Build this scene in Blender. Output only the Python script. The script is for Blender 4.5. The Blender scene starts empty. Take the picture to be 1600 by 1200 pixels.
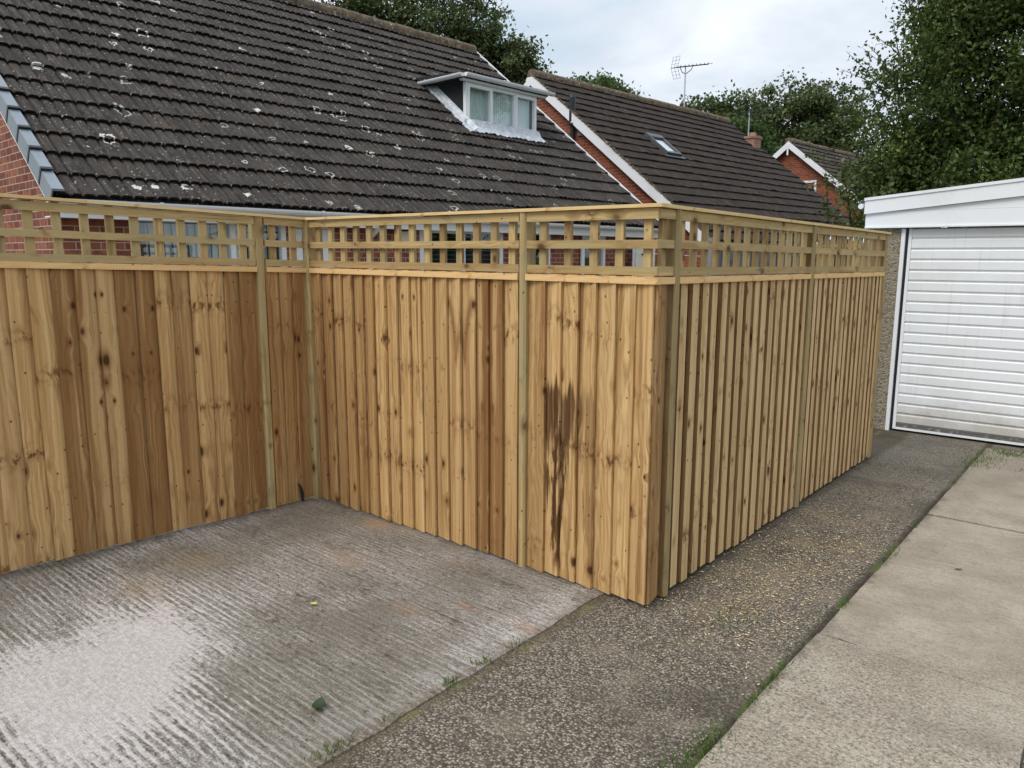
import bpy, math, random
import numpy as np
from mathutils import Matrix, Vector

random.seed(7)
rng = np.random.default_rng(11)
scene = bpy.context.scene
COL = scene.collection

# ------------------------------------------------------------------ camera
YAW, PITCH, ROLL, FPX = 0.69200, 0.16560, 0.00271, 1195.2
CAM = np.array([0.0, 0.0, 1.6])
_f = np.array([-math.sin(YAW) * math.cos(PITCH), math.cos(YAW) * math.cos(PITCH), -math.sin(PITCH)])
_r = np.array([math.cos(YAW), math.sin(YAW), 0.0])
_u = np.cross(_r, _f)
_r, _u = math.cos(ROLL) * _r + math.sin(ROLL) * _u, -math.sin(ROLL) * _r + math.cos(ROLL) * _u
cd = bpy.data.cameras.new('camera')
cam = bpy.data.objects.new('camera', cd)
COL.objects.link(cam)
cam.matrix_world = Matrix(((_r[0], _u[0], -_f[0], CAM[0]), (_r[1], _u[1], -_f[1], CAM[1]),
                           (_r[2], _u[2], -_f[2], CAM[2]), (0, 0, 0, 1)))
cd.sensor_width = 36.0
cd.lens = FPX / 1600 * 36
cd.clip_start = 0.05
cd.clip_end = 3000
scene.camera = cam
scene.render.resolution_x, scene.render.resolution_y = 1024, 768

# ------------------------------------------------------------------ light
SUN_EL, SUN_AZ = math.radians(52), math.radians(188)     # azimuth clockwise from +Y
scene.view_settings.view_transform = 'Standard'
scene.view_settings.look = 'None'
scene.view_settings.exposure = 0.34
scene.view_settings.gamma = 1.0

world = bpy.data.worlds.new('World')
scene.world = world
world.use_nodes = True
wn, wl = world.node_tree.nodes, world.node_tree.links
wn.clear()


def W(t, **kw):
    n = wn.new(t)
    for k, v in kw.items():
        setattr(n, k, v)
    return n


wo = W('ShaderNodeOutputWorld')
bg = W('ShaderNodeBackground')
bg.inputs['Strength'].default_value = 0.1
sky = W('ShaderNodeTexSky', sky_type='NISHITA', sun_disc=False)
sky.sun_elevation = SUN_EL
sky.sun_rotation = SUN_AZ
sky.air_density = 1.0
sky.dust_density = 2.0
tc = W('ShaderNodeTexCoord')
sep = W('ShaderNodeSeparateXYZ')
wl.new(tc.outputs['Generated'], sep.inputs[0])


def wmath(op, a, b=None, c=None):
    n = W('ShaderNodeMath', operation=op)
    for i, x in enumerate((a, b, c)):
        if x is None:
            continue
        if isinstance(x, (int, float)):
            n.inputs[i].default_value = x
        else:
            wl.new(x, n.inputs[i])
    return n.outputs[0]


zc = wmath('MAXIMUM', sep.outputs['Z'], 0.0)
den = wmath('ADD', zc, 0.22)
cx = wmath('DIVIDE', sep.outputs['X'], den)
cy = wmath('DIVIDE', sep.outputs['Y'], den)
comb = W('ShaderNodeCombineXYZ')
wl.new(cx, comb.inputs[0])
wl.new(cy, comb.inputs[1])
n1 = W('ShaderNodeTexNoise')
n1.inputs['Scale'].default_value = 1.4
n1.inputs['Detail'].default_value = 9
n1.inputs['Roughness'].default_value = 0.52
n1.inputs['Distortion'].default_value = 0.25
wl.new(comb.outputs[0], n1.inputs['Vector'])
cr = W('ShaderNodeValToRGB')
e = cr.color_ramp.elements
e[0].position, e[0].color = 0.38, (4.9, 6.05, 7.1, 1)
e[1].position, e[1].color = 0.66, (9.0, 9.35, 9.9, 1)
m_ = cr.color_ramp.elements.new(0.5)
m_.color = (6.6, 7.2, 7.9, 1)
wl.new(n1.outputs['Fac'], cr.inputs['Fac'])
zen = wmath('MULTIPLY_ADD', wmath('MULTIPLY', zc, zc), 0.95, 0.92)     # an overcast sky is brighter overhead
mul = W('ShaderNodeVectorMath', operation='SCALE')
wl.new(cr.outputs['Color'], mul.inputs[0])
wl.new(zen, mul.inputs['Scale'])
mix = W('ShaderNodeMix', data_type='RGBA')
mix.inputs['Factor'].default_value = 0.88
wl.new(sky.outputs['Color'], mix.inputs['A'])
wl.new(mul.outputs[0], mix.inputs['B'])
wl.new(mix.outputs['Result'], bg.inputs['Color'])
wl.new(bg.outputs[0], wo.inputs['Surface'])

sd = bpy.data.lights.new('sun', 'SUN')
sd.energy = 1.5
sd.angle = math.radians(28)
sd.color = (1.0, 0.96, 0.9)
sun = bpy.data.objects.new('sun', sd)
COL.objects.link(sun)
_sv = Vector((math.sin(SUN_AZ) * math.cos(SUN_EL), math.cos(SUN_AZ) * math.cos(SUN_EL), math.sin(SUN_EL)))
sun.rotation_euler = _sv.to_track_quat('Z', 'Y').to_euler()
sun.location = (0, -5, 20)


# ------------------------------------------------------------------ node helper
class NT:
    def __init__(s, name):
        s.m = bpy.data.materials.new(name)
        s.m.use_nodes = True
        s.t = s.m.node_tree
        s.t.nodes.clear()
        s.out = s.N('ShaderNodeOutputMaterial')
        s.b = s.N('ShaderNodeBsdfPrincipled')
        s.L(s.b.outputs[0], s.out.inputs['Surface'])

    def N(s, t, **kw):
        n = s.t.nodes.new(t)
        for k, v in kw.items():
            setattr(n, k, v)
        return n

    def L(s, a, b):
        s.t.links.new(a, b)

    def put(s, sock, x):
        if isinstance(x, (int, float)):
            try:
                sock.default_value = x
            except TypeError:
                sock.default_value = (x, x, x)
        elif isinstance(x, tuple):
            sock.default_value = x if len(x) == len(sock.default_value) else x + (1,)
        else:
            s.L(x, sock)

    def math(s, op, a, b=0.0, c=None, clamp=False):
        n = s.N('ShaderNodeMath', operation=op, use_clamp=clamp)
        s.put(n.inputs[0], a)
        s.put(n.inputs[1], b)
        if c is not None:
            s.put(n.inputs[2], c)
        return n.outputs[0]

    def vec(s, x, y, z=0.0):
        n = s.N('ShaderNodeCombineXYZ')
        for i, q in enumerate((x, y, z)):
            s.put(n.inputs[i], q)
        return n.outputs[0]

    def noise(s, v, scale=1.0, detail=3.0, rough=0.5, dist=0.0, out='Fac'):
        n = s.N('ShaderNodeTexNoise')
        s.put(n.inputs['Vector'], v)
        n.inputs['Scale'].default_value = scale
        n.inputs['Detail'].default_value = detail
        n.inputs['Roughness'].default_value = rough
        n.inputs['Distortion'].default_value = dist
        return n.outputs[out]

    def vor(s, v, scale=1.0, feature='F1', rand=1.0):
        n = s.N('ShaderNodeTexVoronoi', feature=feature)
        s.put(n.inputs['Vector'], v)
        n.inputs['Scale'].default_value = scale
        n.inputs['Randomness'].default_value = rand
        return n

    def ramp(s, x, lo, hi, a=0.0, b=1.0):
        n = s.N('ShaderNodeMapRange', interpolation_type='SMOOTHSTEP')
        s.put(n.inputs['Value'], x)
        n.inputs['From Min'].default_value = lo
        n.inputs['From Max'].default_value = hi
        n.inputs['To Min'].default_value = a
        n.inputs['To Max'].default_value = b
        return n.outputs[0]

    def mix(s, f, a, b, mode='MIX'):
        n = s.N('ShaderNodeMix', data_type='RGBA', blend_type=mode)
        s.put(n.inputs['Factor'], f)
        s.put(n.inputs['A'], a)
        s.put(n.inputs['B'], b)
        return n.outputs['Result']

    def bump(s, h, strength=0.5, dist=0.01):
        n = s.N('ShaderNodeBump')
        n.inputs['Strength'].default_value = strength
        n.inputs['Distance'].default_value = dist
        s.L(h, n.inputs['Height'])
        s.L(n.outputs[0], s.b.inputs['Normal'])

    def uv(s):
        n = s.N('ShaderNodeUVMap', uv_map='uv')
        x = s.N('ShaderNodeSeparateXYZ')
        s.L(n.outputs[0], x.inputs[0])
        return x.outputs[0], x.outputs[1]

    def rid(s):
        n = s.N('ShaderNodeAttribute', attribute_name='rid')
        x = s.N('ShaderNodeSeparateColor')
        s.L(n.outputs['Color'], x.inputs[0])
        return x.outputs[0], x.outputs[1], x.outputs[2]

    def pos(s):
        n = s.N('ShaderNodeNewGeometry')
        x = s.N('ShaderNodeSeparateXYZ')
        s.L(n.outputs['Position'], x.inputs[0])
        return n.outputs['Position'], x.outputs

    def done(s, col, rough=0.7, spec=0.3):
        s.put(s.b.inputs['Base Color'], col)
        s.put(s.b.inputs['Roughness'], rough)
        s.b.inputs['Specular IOR Level'].default_value = spec
        return s.m


def plain(name, col, rough=0.5, var=0.08, scale=6.0, spec=0.4, metal=0.0, grime=None, gscale=3.0, gamt=0.4):
    k = NT(name)
    p, _ = k.pos()
    a = k.noise(p, scale, 5, 0.6)
    c = k.mix(k.math('MULTIPLY_ADD', a, var * 2, 0.0), col, tuple(x * (1 - 2.2 * var) for x in col))
    if grime:
        g = k.ramp(k.noise(p, gscale, 6, 0.65), 0.5, 0.78, 0, gamt)
        c = k.mix(g, c, grime)
    k.b.inputs['Metallic'].default_value = metal
    return k.done(c, rough, spec)


# ------------------------------------------------------------------ mesh builder
class MB:
    def __init__(s):
        s.v, s.f, s.uv, s.rid, s.sm = [], [], [], [], []

    def face(s, pts, uvs=None, rid=(0.5, 0.5, 0.0), smooth=False):
        b = len(s.v)
        s.v.extend([tuple(map(float, p)) for p in pts])
        s.f.append(tuple(range(b, b + len(pts))))
        s.uv.append(uvs if uvs is not None else [(p[0] + p[1], p[2]) for p in pts])
        s.rid.append(rid)
        s.sm.append(smooth)

    def hexa(s, P, rid=None, seed=None):
        """P: 8 corners, bottom 0-3 (ccw from above), top 4-7. UV v runs along the longest edge."""
        P = [np.asarray(p, float) for p in P]
        if np.dot(np.cross(P[1] - P[0], P[3] - P[0]), P[4] - P[0]) < 0:
            P = [P[i] for i in (1, 0, 3, 2, 5, 4, 7, 6)]
        if rid is None:
            rid = (random.random(), random.random(), 0.0)
        L = [np.linalg.norm(P[1] - P[0]), np.linalg.norm(P[3] - P[0]), np.linalg.norm(P[4] - P[0])]
        ax = int(np.argmax(L))
        for q, (a, bb), off in (((0, 3, 2, 1), (1, 0), 0.0), ((4, 5, 6, 7), (0, 1), 0.31), ((0, 1, 5, 4), (0, 2), 0.0),
                                ((1, 2, 6, 5), (1, 2), 0.17), ((2, 3, 7, 6), (0, 2), 0.47), ((3, 0, 4, 7), (1, 2), 0.63)):
            la, lb = L[a], L[bb]
            if ax == a:
                uv = [(off, 0), (off, la), (off + lb, la), (off + lb, 0)]
            else:
                uv = [(off, 0), (off + la, 0), (off + la, lb), (off, lb)]
            s.face([P[i] for i in q], uv, rid)

    def box(s, o, ex, ey, ez, rid=None):
        o, ex, ey, ez = [np.asarray(x, float) for x in (o, ex, ey, ez)]
        if np.dot(np.cross(ex, ey), ez) < 0:
            o, ex = o + ex, -ex
        s.hexa([o, o + ex, o + ex + ey, o + ey, o + ez, o + ex + ez, o + ex + ey + ez, o + ey + ez], rid)

    def tube(s, path, rad, seg=8, rid=None, caps=True):
        path = [np.asarray(p, float) for p in path]
        rid = rid or (random.random(), random.random(), 0.0)
        if isinstance(rad, (int, float)):
            rad = [rad] * len(path)
        rings, prev = [], None
        for i, p in enumerate(path):
            d = path[min(i + 1, len(path) - 1)] - path[max(i - 1, 0)]
            d = d / (np.linalg.norm(d) + 1e-12)
            if prev is None:
                a = np.array([0, 0, 1.0]) if abs(d[2]) < 0.9 else np.array([1.0, 0, 0])
                x = np.cross(a, d)
            else:
                x = prev - d * np.dot(prev, d)
            x = x / np.linalg.norm(x)
            prev = x
            y = np.cross(d, x)
            rings.append([p + rad[i] * (math.cos(2 * math.pi * j / seg) * x + math.sin(2 * math.pi * j / seg) * y) for j in range(seg)])
        l = 0.0
        for i in range(len(path) - 1):
            dl = np.linalg.norm(path[i + 1] - path[i])
            for j in range(seg):
                k = (j + 1) % seg
                u0, u1 = j * 0.05, (j + 1) * 0.05
                s.face([rings[i][j], rings[i][k], rings[i + 1][k], rings[i + 1][j]], [(u0, l), (u1, l), (u1, l + dl), (u0, l + dl)], rid, True)
            l += dl
        if caps:
            s.face(rings[0][::-1], [(0, 0)] * seg, rid)
            s.face(rings[-1], [(0, 0)] * seg, rid)

    def build(s, name, mat, parent=None, label=None):
        org = world_loc(parent) if parent else np.zeros(3)
        v = np.array(s.v) - org
        return mesh_obj(name, v, s.f, s.uv, s.rid, s.sm, mat, parent, label)


def world_loc(o):
    p = np.zeros(3)
    while o is not None:
        p += np.array(o.location)
        o = o.parent
    return p


def mesh_obj(name, v, faces, uvs, rids, smooth, mat, parent=None, label=None):
    me = bpy.data.meshes.new(name)
    me.from_pydata([tuple(x) for x in v], [], faces)
    ul = me.uv_layers.new(name='uv')
    ul.data.foreach_set('uv', np.array([c for f in uvs for c in f], dtype=np.float32).ravel())
    at = me.attributes.new('rid', 'FLOAT_COLOR', 'CORNER')
    n = [len(f) for f in faces]
    r = np.repeat(np.array([tuple(x) + (1.0,) for x in rids], dtype=np.float32), n, axis=0)
    at.data.foreach_set('color', r.ravel())
    me.polygons.foreach_set('use_smooth', np.array(smooth, dtype=bool))
    me.materials.append(mat)
    me.update()
    o = bpy.data.objects.new(name, me)
    COL.objects.link(o)
    if parent:
        o.parent = parent
    if label:
        o['label'] = label
    return o


def quads_obj(name, V, rid, mat, parent=None):
    """V: (n,4,3) quads, rid (n,3)."""
    n = len(V)
    org = world_loc(parent) if parent else np.zeros(3)
    me = bpy.data.meshes.new(name)
    me.vertices.add(n * 4)
    me.vertices.foreach_set('co', (V.reshape(-1, 3) - org).astype(np.float32).ravel())
    me.loops.add(n * 4)
    me.loops.foreach_set('vertex_index', np.arange(n * 4, dtype=np.int32))
    me.polygons.add(n)
    me.polygons.foreach_set('loop_start', np.arange(0, n * 4, 4, dtype=np.int32))
    me.update(calc_edges=True)
    at = me.attributes.new('rid', 'FLOAT_COLOR', 'CORNER')
    c = np.concatenate([rid, np.ones((n, 1))], 1).astype(np.float32)
    at.data.foreach_set('color', np.repeat(c, 4, axis=0).ravel())
    me.materials.append(mat)
    o = bpy.data.objects.new(name, me)
    COL.objects.link(o)
    if parent:
        o.parent = parent
    return o


def tag(o, label=None, cat=None, group=None, kind=None):
    if label:
        o['label'] = label
    if cat:
        o['category'] = cat
    if group:
        o['group'] = group
    if kind:
        o['kind'] = kind
    return o


def thing(name, loc, label, cat, group=None):
    o = bpy.data.objects.new(name, None)
    o.location = loc
    o.empty_display_size = 0.2
    COL.objects.link(o)
    return tag(o, label, cat, group)


def lerp(a, b, t):
    return a + (b - a) * t


# ------------------------------------------------------------------ ground level
AX, AY, IX, RY = -1.6593, 2.9685, -4.1451, 6.63


def gz(x, y):
    x = np.asarray(x, float)
    y = np.asarray(y, float)
    z = -0.0048 * (x - AX) - 0.0077 * (y - AY)
    z = z + 0.0196 * np.clip(AY - y, 0, 3) * np.clip((AX - x) / 2.49, 0, 1.2)
    return z


# ------------------------------------------------------------------ materials
def wood(name, light, mid, dark, knot, stain_amt=0.5, green=None, knots=True, gdark=0.3):
    k = NT(name)
    um, v = k.uv()
    seed, tone, spec = k.rid()
    mu = lambda q, f: k.math('MULTIPLY', q, f)
    z = mu(seed, 311.0)
    vz = k.math('ADD', v, mu(seed, 37.0))
    flow = k.noise(k.vec(mu(um, 9.0), mu(vz, 1.3), z), 1.0, 2, 0.5)
    vo = k.vor(k.vec(um, mu(vz, 0.66), z), 8.5)
    vs = k.N('ShaderNodeSeparateColor')
    k.L(vo.outputs['Color'], vs.inputs[0])
    d = k.math('MULTIPLY', vo.outputs['Distance'], k.math('MULTIPLY_ADD', vs.outputs[0], 1.5, 0.85))
    vo2 = k.vor(k.vec(k.math('ADD', um, 3.1), mu(vz, 0.85), k.math('ADD', z, 55.0)), 19.0)
    disp = mu(k.ramp(d, 0.0, 0.6, 1.0, 0.0), 0.028)
    ug = k.math('ADD', k.math('ADD', um, disp), mu(flow, 0.05))
    fine = k.noise(k.vec(mu(ug, 240.0), mu(vz, 2.4), z), 1.0, 3, 0.6)
    band = k.noise(k.vec(mu(ug, 58.0), mu(vz, 0.6), z), 1.0, 2, 0.55)
    wide = k.noise(k.vec(mu(ug, 19.0), mu(vz, 0.42), k.math('ADD', z, 31.0)), 1.0, 3, 0.55)
    # plain-sawn arches
    cu = mu(k.math('SUBTRACT', ug, k.math('MULTIPLY_ADD', seed, 0.03, 0.055)), 120.0)
    ph = k.math('ADD', k.math('SQRT', k.math('MULTIPLY_ADD', cu, cu, 6.0)), k.math('ADD', mu(vz, 7.0), mu(k.noise(k.vec(mu(um, 14.0), mu(vz, 2.6), z), 1.0, 2), 9.0)))
    ring = k.math('MULTIPLY', k.math('SINE', mu(ph, 2.6)), k.ramp(k.noise(k.vec(mu(um, 5.0), mu(vz, 1.1), k.math('ADD', z, 4.0)), 1.0, 1), 0.38, 0.62))
    g = k.math('ADD', k.math('ADD', mu(fine, 0.34), mu(band, 0.62)), mu(ring, 0.075))
    c = k.mix(k.ramp(g, 0.28, 0.68), light, mid)
    c = k.mix(mu(k.ramp(tone, 0.15, 1.0), 0.74), c, dark)
    c = k.mix(k.ramp(wide, 0.5, 0.72, 0.0, stain_amt), c, dark)
    c = k.mix(k.ramp(wide, 0.46, 0.3, 0.0, 0.55), c, light)
    st = k.noise(k.vec(mu(um, 11.0), mu(vz, 1.7), k.math('ADD', z, 13.0)), 1.0, 4, 0.6, 0.5)
    c = k.mix(k.ramp(st, 0.55, 0.75, 0.0, stain_amt), c, dark)
    blot = k.noise(k.vec(mu(um, 55.0), mu(vz, 21.0), z), 1.0, 4, 0.65)
    c = k.mix(k.ramp(blot, 0.58, 0.8, 0.0, 0.4), c, dark)
    # whorls: knots at the same height across boards sawn from one log
    wv = k.math('ADD', k.math('MULTIPLY_ADD', v, 1.72, mu(seed, 11.0)), mu(st, 0.10))
    wd = k.math('ABSOLUTE', k.math('SUBTRACT', k.math('FRACT', wv), 0.5))
    wg = k.ramp(k.noise(k.vec(k.math('MULTIPLY_ADD', k.math('FLOOR', wv), 3.7, mu(seed, 520.0)), 0.0, 0.0), 1.0, 1), 0.44, 0.58)
    wb = k.noise(k.vec(mu(um, 30.0), mu(vz, 19.0), k.math('ADD', z, 17.0)), 1.0, 3, 0.6)
    c = k.mix(k.math('MULTIPLY', k.math('MULTIPLY', wg, k.ramp(wd, 0.15, 0.0, 0.0, 0.7)), k.ramp(wb, 0.42, 0.62)), c, dark)
    if knots:
        c = k.mix(k.math('MULTIPLY', k.math('MULTIPLY', wg, k.ramp(wd, 0.05, 0.02)), k.ramp(wb, 0.54, 0.64, 0.0, 0.85)), c, tuple(0.5 * x + 0.5 * y for x, y in zip(knot, dark)))
    # dark resin stain on a few chosen boards
    sn = k.noise(k.vec(mu(um, 26.0), mu(v, 2.4), z), 1.0, 5, 0.62, 0.8)
    snw = k.math('SUBTRACT', sn, 0.5)
    flame = k.math('SUBTRACT', k.noise(k.vec(mu(um, 60.0), mu(v, 0.7), k.math('ADD', z, 5.0)), 1.0, 3, 0.6), 0.5)
    lat = k.math('ABSOLUTE', k.math('ADD', k.math('SUBTRACT', um, 0.064), k.math('ADD', mu(snw, 0.09), mu(k.math('SINE', mu(v, 13.0)), 0.010))))
    body = k.math('MULTIPLY', k.ramp(k.math('ADD', v, mu(flame, 0.42)), 0.99, 0.93), k.ramp(k.math('ADD', v, k.math('ADD', mu(flame, 0.9), mu(snw, 0.4))), 0.52, 0.74))
    body = mu(k.math('MULTIPLY', k.math('MULTIPLY', body, k.ramp(lat, 0.064, 0.042, 0.2, 1.0)), k.ramp(band, 0.3, 0.55, 0.78, 1.0)), 0.95)
    edge_d = k.math('ADD', k.math('SUBTRACT', um, 0.030), k.math('ADD', mu(snw, 0.20), mu(k.math('SINE', mu(v, 9.0)), 0.016)))
    low = k.math('MULTIPLY', k.math('MULTIPLY', k.ramp(k.math('ABSOLUTE', edge_d), 0.034, 0.012), k.ramp(v, 0.02, 0.12)), k.ramp(v, 0.9, 0.7, 0.0, 0.95))
    sp = k.math('MULTIPLY', spec, k.math('MAXIMUM', body, low))
    c = k.mix(sp, c, k.mix(k.ramp(g, 0.3, 0.65), (0.115, 0.050, 0.017), (0.050, 0.020, 0.008)))
    if green:
        gn = k.noise(k.vec(mu(um, 15.0), mu(vz, 1.3), k.math('ADD', z, 3.0)), 1.0, 4, 0.6)
        c = k.mix(k.ramp(gn, 0.42, 0.66, 0.0, 0.85), c, green)
        gg = k.noise(k.vec(mu(um, 9.0), mu(vz, 3.7), k.math('ADD', z, 7.0)), 1.0, 4, 0.65)
        c = k.mix(k.ramp(gg, 0.58, 0.74, 0.0, gdark), c, dark)
    if knots:
        kd = k.math('ADD', d, k.math('ADD', mu(band, 0.10), mu(blot, 0.12)))
        halo = k.ramp(k.math('ADD', d, mu(flow, 0.3)), 0.52, 0.22, 0.0, 0.6)
        c = k.mix(halo, c, dark)
        c = k.mix(k.ramp(kd, 0.30, 0.19, 0.0, 0.9), c, knot)
        v2 = k.N('ShaderNodeSeparateColor')
        k.L(vo2.outputs['Color'], v2.inputs[0])
        kn2 = k.math('MULTIPLY', k.ramp(vo2.outputs['Distance'], 0.13, 0.08, 0.0, 0.75), k.ramp(v2.outputs[1], 0.4, 0.5))
        c = k.mix(kn2, c, knot)
    # drying checks
    ck = k.noise(k.vec(mu(ug, 120.0), mu(vz, 1.0), k.math('ADD', z, 21.0)), 1.0, 1, 0.4)
    c = k.mix(k.ramp(ck, 0.765, 0.80, 0.0, 0.8), c, tuple(x * 0.5 for x in knot))
    k.bump(k.math('ADD', g, mu(k.ramp(ck, 0.76, 0.8), -0.8)), 0.5, 0.004)
    return k.done(c, 0.78, 0.18)


M = {}
M['board'] = wood('fence_board_wood', (0.70, 0.475, 0.225), (0.46, 0.258, 0.095), (0.18, 0.073, 0.021), (0.055, 0.021, 0.008), 0.72)
M['slatboard'] = wood('lap_board_wood', (0.70, 0.505, 0.265), (0.51, 0.325, 0.145), (0.185, 0.082, 0.026), (0.06, 0.026, 0.011), 0.5)
M['backboard'] = wood('shaded_rear_board_wood', (0.26, 0.14, 0.05), (0.17, 0.082, 0.026), (0.10, 0.042, 0.012), (0.05, 0.02, 0.008))  # shade inside the slots put into the rear boards' darker colour
M['trellis'] = wood('trellis_wood', (0.60, 0.44, 0.205), (0.45, 0.305, 0.13), (0.22, 0.125, 0.052), (0.08, 0.042, 0.018), 0.4, (0.40, 0.32, 0.165), True, 0.5)
M['post'] = wood('post_wood', (0.54, 0.40, 0.19), (0.36, 0.245, 0.10), (0.17, 0.095, 0.036), (0.06, 0.032, 0.014), 0.6, (0.39, 0.33, 0.175), True, 0.6)
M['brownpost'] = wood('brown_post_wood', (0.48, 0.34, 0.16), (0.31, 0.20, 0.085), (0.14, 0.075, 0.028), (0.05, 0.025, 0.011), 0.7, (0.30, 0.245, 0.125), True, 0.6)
M['capping'] = wood('capping_wood', (0.74, 0.55, 0.27), (0.66, 0.44, 0.19), (0.46, 0.25, 0.085), (0.17, 0.08, 0.03), 0.2)
M['batten'] = wood('batten_wood', (0.78, 0.52, 0.25), (0.68, 0.41, 0.165), (0.5, 0.25, 0.085), (0.2, 0.09, 0.03), 0.25)
M['greyfence'] = wood('weathered_wood', (0.25, 0.25, 0.25), (0.165, 0.17, 0.175), (0.10, 0.10, 0.105), (0.05, 0.05, 0.05), 0.5)


def brick_mat(name, c1, c2, mortar, dark):
    k = NT(name)
    u, v = k.uv()
    n = k.N('ShaderNodeTexBrick')
    n.offset = 0.5
    nz = k.noise(k.vec(u, v), 22.0, 3, 0.6)
    off = k.math('MULTIPLY_ADD', nz, 0.006, -0.003)
    k.put(n.inputs['Vector'], k.vec(k.math('ADD', u, off), k.math('ADD', v, off)))
    n.inputs['Scale'].default_value = 1.0
    n.inputs['Brick Width'].default_value = 0.225
    n.inputs['Row Height'].default_value = 0.075
    n.inputs['Mortar Size'].default_value = 0.0055
    n.inputs['Mortar Smooth'].default_value = 0.25
    n.inputs['Bias'].default_value = -0.1
    n.inputs['Color1'].default_value = c1 + (1,)
    n.inputs['Color2'].default_value = c2 + (1,)
    n.inputs['Mortar'].default_value = mortar + (1,)
    blot = k.noise(k.vec(u, v), 9.0, 5, 0.65)
    c = k.mix(k.math('MULTIPLY', k.ramp(blot, 0.45, 0.75), k.math('SUBTRACT', 1.0, n.outputs['Fac'])), n.outputs['Color'], dark)
    sp = k.noise(k.vec(u, v), 90.0, 3, 0.7)
    c = k.mix(k.ramp(sp, 0.6, 0.8, 0, 0.35), c, (0.08, 0.04, 0.03))
    k.bump(k.math('ADD', k.math('MULTIPLY', n.outputs['Fac'], -1.0), k.math('MULTIPLY', sp, 0.3)), 0.6, 0.006)
    return k.done(c, 0.85, 0.2)


M['brick'] = brick_mat('red_brick', (0.33, 0.115, 0.065), (0.17, 0.05, 0.035), (0.42, 0.36, 0.29), (0.10, 0.036, 0.03))
M['brick2'] = brick_mat('orange_brick', (0.30, 0.09, 0.045), (0.19, 0.052, 0.03), (0.30, 0.2, 0.15), (0.13, 0.04, 0.027))
M['chimney'] = brick_mat('chimney_brick', (0.40, 0.22, 0.15), (0.30, 0.13, 0.09), (0.4, 0.33, 0.28), (0.2, 0.1, 0.07))


def tile_mat(name, base, base2, lichen, lich_amt):
    k = NT(name)
    u, v = k.uv()
    seed, tone, foot = k.rid()
    p = k.vec(u, v)
    n = k.noise(p, 3.0, 6, 0.65)
    c = k.mix(k.ramp(n, 0.3, 0.72), base, base2)
    c = k.mix(k.math('MULTIPLY', tone, 0.55), c, tuple(x * 0.55 for x in base))
    gr = k.noise(p, 55.0, 4, 0.7)
    c = k.mix(k.ramp(gr, 0.4, 0.7, 0, 0.5), c, tuple(x * 1.7 for x in base2))
    pat = k.noise(p, 16.0, 5, 0.65)
    c = k.mix(k.ramp(pat, 0.56, 0.72, 0, 0.55), c, tuple(x * 2.1 for x in base2))
    run = k.noise(k.vec(k.math('MULTIPLY', u, 34.0), k.math('MULTIPLY', v, 3.2), k.math('MULTIPLY', seed, 9.0)), 1.0, 4, 0.6)
    c = k.mix(k.ramp(run, 0.52, 0.72, 0, 0.5), c, tuple(x * 2.6 for x in base2))
    c = k.mix(k.ramp(run, 0.44, 0.3, 0, 0.7), c, (0.022, 0.018, 0.016))
    brn = k.noise(p, 2.2, 5, 0.7)
    c = k.mix(k.ramp(brn, 0.54, 0.7, 0, 0.4), c, (0.085, 0.06, 0.042))
    # dark moss specks
    ms = k.vor(k.vec(u, v, 4.0), 17.0)
    c = k.mix(k.ramp(k.math('ADD', ms.outputs['Distance'], k.math('MULTIPLY', pat, 0.3)), 0.34, 0.22, 0, 0.9), c, (0.014, 0.012, 0.010))
    c = k.mix(k.math('MULTIPLY', foot, 0.9), c, (0.012, 0.011, 0.010))  # tile front edges near black: dirt plus painted shade under the laps
    # lichen: blotches, broken rings and specks
    wob = k.noise(p, 14.0, 3, 0.6, 0, 'Color')
    wp = k.N('ShaderNodeVectorMath', operation='MULTIPLY_ADD')
    k.put(wp.inputs[0], wob)
    wp.inputs[1].default_value = (0.10, 0.10, 0.0)
    k.put(wp.inputs[2], p)
    big = k.vor(wp.outputs[0], 3.1)
    sc = k.N('ShaderNodeSeparateColor')
    k.L(big.outputs['Color'], sc.inputs[0])
    rad = k.math('MULTIPLY_ADD', sc.outputs[0], 0.15, 0.07)
    dd = k.math('ABSOLUTE', k.math('SUBTRACT', big.outputs['Distance'], rad))
    brk = k.noise(p, 26.0, 3, 0.65)
    ringm = k.math('MULTIPLY', k.ramp(dd, 0.045, 0.02), k.ramp(brk, 0.36, 0.46))
    ringm = k.math('MULTIPLY', ringm, k.ramp(sc.outputs[1], 0.2, 0.24))
    reg = k.math('MULTIPLY', k.ramp(k.noise(p, 0.42, 2, 0.5), 0.3, 0.55, 0.35, 1.0), k.ramp(u, 9.5, 6.0, 0.4, 1.0))
    sm = k.vor(k.vec(u, v, 9.0), 12.0)
    sm2 = k.N('ShaderNodeSeparateColor')
    k.L(sm.outputs['Color'], sm2.inputs[0])
    spk = k.math('MULTIPLY', k.ramp(k.math('ADD', sm.outputs['Distance'], k.math('MULTIPLY', brk, 0.22)), 0.24, 0.17), k.ramp(sm2.outputs[2], 0.4, 0.5))
    tin = k.vor(k.vec(u, v, 5.0), 31.0)
    tn = k.N('ShaderNodeSeparateColor')
    k.L(tin.outputs['Color'], tn.inputs[0])
    spk = k.math('MAXIMUM', spk, k.math('MULTIPLY', k.ramp(tin.outputs['Distance'], 0.33, 0.2), k.ramp(tn.outputs[0], 0.80, 0.9, 0, 0.6)))
    lm = k.math('MULTIPLY', k.math('MAXIMUM', ringm, k.math('MULTIPLY', spk, 0.75)), k.math('MULTIPLY', reg, lich_amt), clamp=True)
    c = k.mix(lm, c, lichen)
    k.bump(k.math('ADD', gr, k.math('MULTIPLY', pat, 0.8)), 0.45, 0.008)
    return k.done(c, 0.9, 0.12)


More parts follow.
